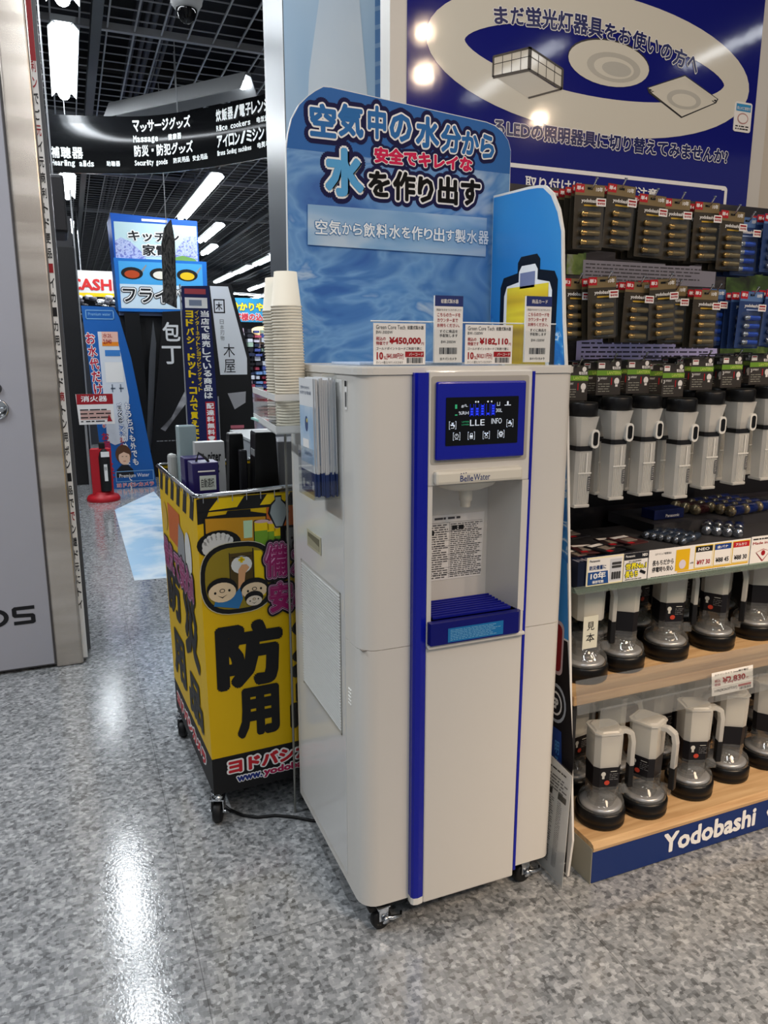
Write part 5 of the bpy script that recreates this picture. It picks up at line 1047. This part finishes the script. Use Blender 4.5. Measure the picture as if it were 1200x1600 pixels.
for rn, row in (('upper', row1), ('lower', row2)):
    for i, (x, y, z, src, n_, ro) in enumerate(row):
        col_ = 'gold' if src in (pg4, pg3) else 'blue'
        hook(x, z + .140, y - .012)
        for j in range(n_):
            place_pack(src, x + R.uniform(-.001, .001) - j * .0012, y + j * .0215, z - R.uniform(0, .001), R.uniform(0, .03), ro + R.uniform(-.02, .02), R.uniform(-.04, .04),
                       ('%s front battery pack in the %s row of hooks, %s' % (col_, rn, WH[i])) if j == 0 else '%s battery pack, %s one behind the %s front pack of the %s row' % (col_, ordinal(j), WH[i], rn),
                       'hanging battery packs, %s row' % rn, () if j == 0 else ('price_sticker',))

# ---- hanging torches on cards
def make_torch():
    r = thing('torch', 'torch', 'torch'); f = frame((0, 0, 0), (1, 0, 0), (0, 0, 1)); sx = -.004
    b = B(f); b.mat(mat('3b3734', .35)).prism([(-.042, .268), (.036, .268), (.034, .356), (-.042, .356)], -.0006, 0); b.to('header_card', None, r)
    b = B(f); b.mat(mat('6f9c34', .4)).poly([(-.042, .318), (.036, .318), (.036, .331), (-.042, .331)], .0005); b.mat(mat('c6dc6a', .4)).text('LANTERN', -.010, .3205, .042, .008, .001, .02)
    b.mat(PAPER).poly(ell(.022, .347, .0065, .0065, 12), .0006).rect(-.038, .336, -.018, .350, .0006).text('電池別売', .006, .333, .026, .008, .0006, .03).text('3', -.038, .303, .005, .010, .0006, .02).text('DIFFERENT', -.031, .308, .022, .005, .0006)
    b.poly(ell(.022, .303, .008, .009, 12), .0006).rect(.018, .289, .026, .297, .0006); b.mat(RED).rect(.004, .294, .007, .312, .0006); b.mat(mat('9a9a90')).scribble(-.036, .275, .0, .300, 4, .0006, .3, random.Random(3)); b.mat(DRED).rect(-.036, .345, -.020, .348, .0009); b.to('print', None, r)
    T_ = Matrix.Translation((sx, -.038, 0))
    def oct_(w0, d0, w1, d1, z0, z1, b, m=None):
        def ring(w_, d_, z): c = min(w_, d_) * .28; return [(-w_ + c, -d_, z), (w_ - c, -d_, z), (w_, -d_ + c, z), (w_, d_ - c, z), (w_ - c, d_, z), (-w_ + c, d_, z), (-w_, d_ - c, z), (-w_, -d_ + c, z)]
        a = ring(w0, d0, z0); c = ring(w1, d1, z1); b.add(a + c, [(i, (i + 1) % 8, 8 + (i + 1) % 8, 8 + i) for i in range(8)] + [tuple(range(8, 16)), tuple(reversed(range(8)))])
        return b
    b = B(T_); b.lathe([(.036, .232), (.0385, .234), (.0385, .262), (.036, .267), (.0, .268)], 24); b.to('lens_cap', mat('121214', .35), r)
    b = B(T_); oct_(.0215, .0215, .0355, .034, .158, .232, b); b.to('lamp_cone', LAMPFROST, r)
    b = B(T_); oct_(.0205, .0205, .027, .027, .176, .231, b); b.to('reflector', mat('c4c2bd', .5), r)
    b = B(T_ @ frame((.021, -.031, 0), (1, 0, 0), (0, 0, 1))); b.mat(mat('dcdcd8', .4)).prism(rrect(-.012, .153, .012, .200, .011), -.008, .002); b.mat(BLACK).prism(rrect(-.0065, .160, .0065, .194, .006), .002, .004); b.to('switch', None, r)
    b = B(T_); oct_(.0260, .026, .0260, .026, .146, .158, b); b.to('collar', mat('17171a', .4), r)
    b = B(T_); oct_(.0225, .022, .0255, .025, .008, .146, b)
    for i in range(7): b.box((-.0165 + i * .0055 - .0006, -.0262, .012), (-.0165 + i * .0055 + .0006, -.0240, .140))
    b.to('handle_tube', LAMPFROST, r)
    b = B(T_); oct_(.019, .019, .0205, .020, .088, .140, b); b.mat(mat('b0afab', .5)); b.to('battery_sleeve', mat('a9a8a4', .5), r)
    b = B(T_); b.box((-.024, -.024, 0.0), (.024, .024, .009), .003); b.to('end_cap', LAMPFROST, r)
    b = B(T_ @ frame((0, -.0262, 0), (1, 0, 0), (0, 0, 1))); b.mat(mat('d4d4d0')).rect(-.020, .088, .020, .092, .0012).rect(.002, .092, .0065, .142, .0010); b.mat(mat('34343a')).rect(.0105, .044, .0185, .0805, .0008); b.mat(mat('b4b4b2')).scribble(.0115, .046, .0175, .079, 7, .0014, .4, random.Random(4)); b.to('strip_label', None, r)
    return r
T0 = make_torch()
tor = [(1.185, 1.60, .988), (1.291, 1.60, 1.000), (1.398, 1.61, 1.003), (1.492, 1.585, .992), (1.606, 1.60, 1.008), (1.716, 1.60, 1.010), (1.826, 1.60, 1.018), (1.925, 1.60, 1.01), (2.03, 1.60, 1.01)]
ft = True
for i, (x, y, z) in enumerate([(p, q, t + .009) for p, q, t in tor]):
    hook(x, z + .352, y - .012)
    for j in range(3):
        lb = ('front torch on a card, %s of the hanging torches' % WH[i]) if j == 0 else '%s torch hanging behind the %s front torch' % (ordinal(j), WH[i])
        loc = (x + R.uniform(-.002, .002) + (.022 if j else 0) * j, y + j * .085, z + R.uniform(-.003, .003)); rot = (0, R.uniform(-.012, .02), R.uniform(-.06, .06))
        if ft: T0.location = loc; T0.rotation_euler = rot; T0['label'] = lb; T0['group'] = 'hanging lantern torches'; ft = False
        else: copy_tree(T0, loc, rot, lb, 'hanging lantern torches')

# ---- lanterns (jug shaped) on the two wood shelves
def make_lantern():
    r = thing('lantern', 'lantern', 'lantern')
    b = B(); b.lathe([(.054, 0), (.0595, .003), (.0605, .010), (.0585, .013), (.0605, .017), (.0615, .034), (.058, .040), (.02, .040)], 36); b.to('base', BLACK, r)
    b = B(); b.lathe([(.057, .040), (.0575, .050), (.053, .060), (.040, .068), (.034, .082)], 32); b.lathe([(.030, .042), (.034, .054), (.026, .062), (.0, .064)], 20); b.to('clear_dome', SMOKE, r)
    b = B(); b.lathe([(.0, .0475), (.046, .0475), (.048, .0485)], 28); b.mat(CHROME); dm = b; b = B(); b.lathe([(.050, .041), (.052, .045), (.044, .049), (.020, .043), (.0, .042)], 28); b.to('reflector_dish', mat('d4d5d8', .3, .6), r)
    def oc(w_, z, c=.012): return [(-w_ + c, -w_, z), (w_ - c, -w_, z), (w_, -w_ + c, z), (w_, w_ - c, z), (w_ - c, w_, z), (-w_ + c, w_, z), (-w_, w_ - c, z), (-w_, -w_ + c, z)]
    def tier(b, rings):
        n = 8; vs = sum(rings, []); fs = [(k * n + i, k * n + (i + 1) % n, (k + 1) * n + (i + 1) % n, (k + 1) * n + i) for k in range(len(rings) - 1) for i in range(n)]
        b.add(vs, fs + [tuple(range(len(vs) - 8, len(vs))), tuple(reversed(range(8)))]); return b
    b = B(); tier(b, [oc(.033, .062), oc(.0345, .100)]); b.to('clear_sleeve', SMOKE, r)
    b = B(); tier(b, [oc(.0335, .092), oc(.0352, .150)]); bl = b.to('paper_sleeve', mat('141318', .35), r)
    b = B(frame((0, -.0354, 0), (1, 0, 0), (0, 0, 1))); b.mat(mat('c9c9c4')).poly(ell(-.014, .134, .006, .006, 10), .0006).rect(-.017, .122, -.011, .130, .0006).rect(.004, .139, .020, .1405, .0006); b.mat(mat('b8402e')).poly(ell(-.004, .112, .007, .006, 10), .0006); b.mat(mat('77777a')).scribble(.002, .118, .024, .136, 4, .0006, .3, random.Random(5)); b.to('sleeve_print', None, bl)
    b = B(); tier(b, [oc(.0352, .1495), oc(.0365, .215), oc(.036, .232), oc(.030, .2375)]); b.to('tank', LAMPFROST, r)
    b = B(); tier(b, [oc(.0385, .2305), oc(.0385, .2345)]); b.to('rim', LAMPFROST, r)
    b = B(); tier(b, [oc(.029, .150), oc(.030, .205)]); b.to('inner_lamp', mat('c8c4b4', .6), r)
    b = B(); pth = [(.034, 0, .222), (.052, 0, .224), (.068, 0, .216), (.073, 0, .195), (.072, 0, .135)]
    for i in range(4):
        a, c = Vector(pth[i]), Vector(pth[i + 1]); u = (c - a).normalized(); v = Vector((0, 1, 0)); b.box((-.002, -.0095, -.006), ((c - a).length + .002, .0095, .006), .002, frame(a, u, v))
    b.to('handle', LAMPFROST, r)
    b = B(); b.box((.064, -.0092, .078), (.079, .0092, .136), .003); hg = b.to('handle_grip', mat('151517', .35), r)
    b = B(); b.box((.045, -.004, .060), (.070, .004, .085), .002); b.to('handle_foot', SMOKE, r)
    b = B(frame((.0795, -.0068, 0), (0, 1, 0), (0, 0, 1))); b.mat(mat('9c9c9a')).rect(.001, .142, .0125, .178, -.001); b.to('grip_label', None, r)
    return r
L0 = make_lantern(); L0.scale = (1.1, 1.1, 1.17)
low = [((1.262, 1.492), -.25), ((1.405, 1.487), -1.15), ((1.592, 1.505), -.35), ((1.762, 1.530), 2.6), ((1.930, 1.54), 2.2), ((2.08, 1.53), -.3)]
mid = [((1.262, 1.600), -.2), ((1.408, 1.620), 2.5), ((1.583, 1.632), -.3), ((1.775, 1.640), -1.0), ((1.965, 1.655), 1.0), ((2.15, 1.65), -.3)]
NML = [('leftmost lantern on the lower platform, handle to the right', 'second lantern from the left on the lower platform, handle toward the viewer', 'third lantern from the left on the lower platform, tallest looking one', 'fourth lantern from the left on the lower platform, barcode side showing', 'fifth lantern on the lower platform, cut by the right photo edge', 'lantern at the far right of the lower platform'),
       ('leftmost lantern on the middle shelf, with the handwritten white sample label', 'second lantern from the left on the middle shelf, yellow striped sleeve showing', 'third lantern from the left on the middle shelf, handle to the right', 'fourth lantern from the left on the middle shelf, handle toward the viewer', 'fifth lantern on the middle shelf, cut by the right photo edge', 'lantern at the far right of the middle shelf')]
fl = True
for k_, (row, z) in enumerate(((low, .1208), (mid, .4985))):
    for i, ((x, y), rz) in enumerate(row):
        if fl: o = L0; o.location = (x, y, z); o.rotation_euler = (0, 0, rz); o['label'] = NML[0][0]; o['group'] = 'jug shaped lanterns on the wood shelves'; fl = False
        else: o = copy_tree(L0, (x, y, z), (0, 0, rz), NML[k_][i], 'jug shaped lanterns on the wood shelves', ('paper_sleeve',) if (k_, i) == (1, 0) else ())
    for i, ((x, y), rz) in enumerate(row): 
        for q_ in (1,):
            copy_tree(L0, (x + .02 * q_, y + .17 * q_, z), (0, 0, rz + .4), 'lantern standing behind the %s lantern of the %s row' % (WH[i], 'lower' if k_ == 0 else 'middle'), 'lanterns in the back rows')
# sample note on the leftmost middle lantern, barcode and yellow panels on turned sleeves
b = B(FY(1.553)); b.mat(mat('dcdccc')).prism([(1.218, .600), (1.266, .600), (1.266, .692), (1.218, .692)], -.0006, 0); b.mat(INK).text('見', 1.230, .652, .024, .024, .0006, .01).text('本', 1.229, .618, .027, .026, .0006, .01); tag(b.to('sample_note'), 'white paper note with two handwritten characters on the leftmost middle shelf lantern', 'note')

# ---- loose batteries and boxes on the glass shelf
def bat_row(name, x0, y0, z, n_, rad, L, m1, m2, label, tilt, gap=1.0, yaw=0.0):
    r = thing(name, label, 'battery pack', (x0, y0, z - rad), yaw)
    M = Matrix.Translation((x0, y0, z)) @ Matrix.Rotation(yaw, 4, 'Z')
    b = B(frame((0, 0, 0), (1, 0, 0), (0, 0, 1)) @ Matrix.Rotation(PI, 4, 'X')); first_ = None
    for i in range(n_):
        b = B(M @ Matrix.Translation((i * rad * 2.03, 0, 0)) @ frame((0, 0, 0), (-1, 0, 0), (0, 0, 1)))
        b.mat(m2).lathe([(rad * .18, -.002), (rad * .2, 0), (rad * .35, 0), (rad * .38, .0006), (rad * .92, .0008), (rad, .003), (rad, L * .22)], 16); b.mat(m1).lathe([(rad, L * .22), (rad, L * .96), (rad * .9, L)], 16)
        b.to('battery', None, r)
    b = B(M); w_ = n_ * rad * 2.03; b.box((-rad - .001, -.003, -rad - .001), (w_ - rad + .001, L + .002, rad + .0015), .003); b.to('shrink_film', BLISTER, r)
    return r
BLC = mat('1f3e98', .2, .55); GLD = mat('b9a888', .25, .8); SLV = mat('9fa6b4', .2, .85); SV2 = mat('3f526e', .25, .6)
YR = math.radians
bat_row('battery_tray_pack', 1.560, 1.725, .8465, 6, .0110, .05, SV2, SLV, 'film wrapped row of small silver-blue batteries just behind the long white card', 0, yaw=YR(-66))
bat_row('battery_tray_pack', 1.618, 1.748, .8465, 6, .0110, .05, SV2, SLV, 'second row of small silver-blue batteries, right of the first small row', 0, yaw=YR(-66))
bat_row('battery_tray_pack', 1.765, 1.690, .8500, 4, .0145, .05, SV2, SLV, 'row of four thicker silver-blue batteries in the middle of the shelf', 0, yaw=YR(-48))
bat_row('battery_tray_pack', 1.815, 1.735, .8500, 4, .0145, .05, BLC, SLV, 'row of blue batteries behind the four thicker silver-blue ones', 0, yaw=YR(-48))
bat_row('large_battery_pack', 1.895, 1.895, .8865, 5, .0178, .06, BLC, GLD, 'nearest row of large blue batteries with gold ends, stacked high on the shelf', 0, yaw=YR(-80))
bat_row('large_battery_pack', 1.965, 1.905, .8865, 5, .0178, .06, BLC, GLD, 'second row of large blue batteries, right of the nearest row', 0, yaw=YR(-80))
bat_row('large_battery_pack', 2.035, 1.915, .8865, 5, .0178, .06, BLC, GLD, 'large blue batteries cut by the right photo edge', 0, yaw=YR(-80))
bat_row('large_battery_pack', 1.820, 1.885, .8865, 3, .0178, .06, mat('5a3038', .25, .5), GLD, 'dark red large batteries left of the big blue ones', 0, yaw=YR(-80))
b = B(); b.mat(mat('1a2558', .25)).box((1.66, 1.80, .8685), (1.78, 1.86, .900), .002); b.mat(PWHITE).text('Panasonic', 0, 0, .055, .010, .0, .02, frame((1.705, 1.7995, .875), (1, 0, 0), (0, 0, 1))); tag(b.to('battery_box'), 'small navy battery box lying between the thin and thick batteries', 'battery box')
def nbox(x0, x1, y0, y1, z1, label, yaw=0.0):
    r = thing('battery_box', label, 'battery box', ((x0 + x1) / 2, (y0 + y1) / 2, .7925), 0)
    B().box((x0, y0, .7925), (x1, y1, z1), .001).to('carton', mat('10182e', .3), r)
    b = B(FZ(z1)); b.mat(mat('8f8894')); n_ = 5
    for i in range(n_):
        xx = x0 + .004 + i * (x1 - x0 - .006) / n_; b.mat(mat(('8d8a96', '5d6072', 'a79aa8')[i % 3])).rect(xx, y0 + .006, xx + (x1 - x0) / n_ * .35, y1 - .02, .0006); b.mat(mat('c4c2cc')).scribble(xx + .001, y0 + .01, xx + (x1 - x0) / n_ * .7, y1 - .03, 14, .001, .35, random.Random(i))
    b.to('print', None, r); return r
nbox(1.152, 1.222, 1.503, 1.555, .862, 'navy battery box with printed top at the left end of the glass shelf')
nbox(1.226, 1.292, 1.503, 1.555, .860, 'second navy battery box just behind the ten year card')
nbox(1.296, 1.36, 1.503, 1.555, .858, 'navy battery box behind the yellow lettered card'); nbox(1.364, 1.415, 1.503, 1.555, .857, 'dark battery box left of the silver-blue batteries')
for i, (x, y, ry) in enumerate([(1.255, 1.64, .1), (1.295, 1.66, -.2), (1.335, 1.63, .25), (1.385, 1.66, -.1), (1.42, 1.64, .15), (1.30, 1.74, .1)]):
    b = B(); z = .838 + i * .0062; M = Matrix.Translation((x, y, z)) @ Matrix.Rotation(ry, 4, 'Z')
    b.M = M; b.mat(mat(('2b2226', '4a2a2c', '1f1f24')[i % 3], .3)).box((-.035, -.045, 0), (.035, .045, .004), .001); b.mat(PAPER).rect(-.03, .02, .03, .038, .0046); b.mat(RED).rect(-.03, -.04, -.01, -.025, .0046); b.mat(mat('8a8078', .3)).box((-.02, -.02, .004), (.02, .01, .0058), .0005)
    tag(b.to('button_battery_card'), ['lowest', 'second lowest', 'third lowest', 'third highest', 'second highest', 'topmost'][i] + ' dark blister card of the untidy pile on the glass shelf', 'battery card', 'blister cards piled on the glass shelf')

# ---- side board with printed battery, between dispenser and shelves
sbd = thing('side_board', 'tall sky blue board with a printed yellow battery between dispenser and shelves', 'sign board', (1.135, 1.7, 0))
edge = [(1.448, 0.004), (1.436, .121), (1.464, .371), (1.519, .91), (1.561, 1.323), (1.583, 1.462), (1.599, 1.60), (1.606, 1.672), (1.625, 1.725), (1.655, 1.768), (1.69, 1.792), (1.715, 1.797), (1.76, 1.802), (1.94, 1.812), (1.94, .004)]
op = [(-y, z) for y, z in edge]
B(FX(1.130)).prism(op, -.0065, 0).to('board', mat('e6e4e0', .4), sbd)
b = B(FX(1.130)); SKYB = noise_mat('sky_blue_print', [(.3, '2277c4'), (.5, '2f8ad2'), (.7, '48a0e0')], 2.5, .35, detail=1)
ins = [(-y - .006 if y < 1.93 else -y, z) for y, z in edge if z >= .9]; b.mat(SKYB).poly([(-1.53, .66), (-1.52, .66)] and ([(-(1.497), .66)] + [(-(y + .006), z - (.006 if z > 1.7 else 0)) for y, z in edge if .9 < z and y < 1.93] + [(-1.938, 1.806), (-1.938, .66)]), .0006)
b.mat(noise_mat('splash_print', [(.42, '1f6fbe'), (.52, '3b93d6'), (.58, 'd4e6f4'), (.64, '2f86cc')], 16, .35, distort=1)).poly([(-1.516, .86), (-1.563, 1.30), (-1.585, 1.42), (-1.61, 1.45), (-1.64, 1.33), (-1.62, 1.12), (-1.60, .9)], .0010).poly([(-1.90, 1.36), (-1.935, 1.36), (-1.935, 1.50), (-1.91, 1.46)], .0010)
b.mat(mat('0d0b14', .35)).poly([(-1.448, .35), (-1.500, .655), (-1.938, .655), (-1.938, .01), (-1.455, .01)], .0008)
def batshape(e, top): return [(-1.885 - e, 1.1), (-1.885 - e, 1.56 + e * .3), (-1.87 - e * .6, 1.585 + e * .8), (-1.80 - e, 1.592 + e * .9), (-1.80 - e, 1.618 + e), (-1.785 - e * .4, 1.632 + e * .9), (-1.71 + e * .4, 1.632 + e * .9), (-1.695 + e, 1.618 + e), (-1.695 + e, 1.592 + e * .9), (-1.63 + e * .6, 1.582 + e * .8), (-1.615 + e, 1.56 + e * .3), (-1.615 + e, 1.1)]
def bsh(s_, dz): cx = -1.75; return [(cx + (x - cx) * s_, z - dz) for x, z in batshape(0, 0)]
b.mat(mat('0c0a12', .35)).poly(bsh(1.0, 0), .0012); b.mat(PWHITE).poly(bsh(.84, .024), .0018)
b.mat(noise_mat('gold_battery_print', [(.35, '8f6a08'), (.5, 'e6c21a'), (.62, 'f6de2c'), (.7, 'c08a10')], 3, .3, stretch=(1, .2, 5), detail=1)).rect(-1.848, 1.1, -1.652, 1.556, .0024); b.mat(mat('7c84a8', .3)).rect(-1.785, 1.55, -1.715, 1.590, .0024)
# lower pictures: red emblem, torch beam badge
b.mat(mat('1c3f8a', .4)).poly([(-1.478, .12), (-1.505, .40), (-1.60, .40), (-1.60, .20)], .0014); b.mat(mat('b0b8c4', .4)).poly(ell(-1.535, .47, .045, .055, 20), .0016); b.mat(mat('14141c', .4)).poly(ell(-1.535, .47, .038, .046, 20), .0020); b.mat(PWHITE).poly(ell(-1.535, .47, .028, .034, 16), .0024); b.mat(mat('14141c', .4)).poly(ell(-1.535, .47, .023, .028, 16), .0028); b.mat(PWHITE).text('EP', -1.548, .455, .026, .03, .0032, .05)
b.mat(mat('4a90d0', .4)).vtext('明るい', -1.53, .37, .02, .045, .0020); b.mat(mat('c9b4b8')).poly(rrect(-1.60, .55, -1.515, .70, .02), .0014); b.mat(mat('8e1c24', .4)).poly(rrect(-1.595, .56, -1.522, .69, .016), .0018)
b.to('picture_print', None, sbd)
dt = thing('instruction_sheet', 'white printed sheet in a clear sleeve leaning against the foot of the side board', 'notice', (1.10, 1.49, 0))
fm_ = frame((1.092, 0, .003), (0, -1, 0), (.065, 0, 1)); b = B(fm_); b.mat(PAPER).prism([(-1.555, 0), (-1.418, .0), (-1.430, .315), (-1.535, .325)], -.0008, 0)
b.mat(mat('505054')); R2 = random.Random(6); b.scribble(-1.530, .24, -1.440, .285, 5, .0006, .4, R2).scribble(-1.53, .03, -1.49, .22, 30, .0006, .35, R2).scribble(-1.475, .03, -1.455, .22, 36, .0006, .3, R2); b.mat(INK).rect(-1.53, .225, -1.50, .242, .001).rect(-1.475, .225, -1.44, .242, .001).scribble(-1.52, .296, -1.45, .303, 1, .001, .6, R2)
b.to('sheet', None, dt); b = B(fm_); b.prism([(-1.562, -.002), (-1.410, -.002), (-1.424, .322), (-1.541, .332)], .0015, .0022); b.to('sleeve', BLISTER, dt)
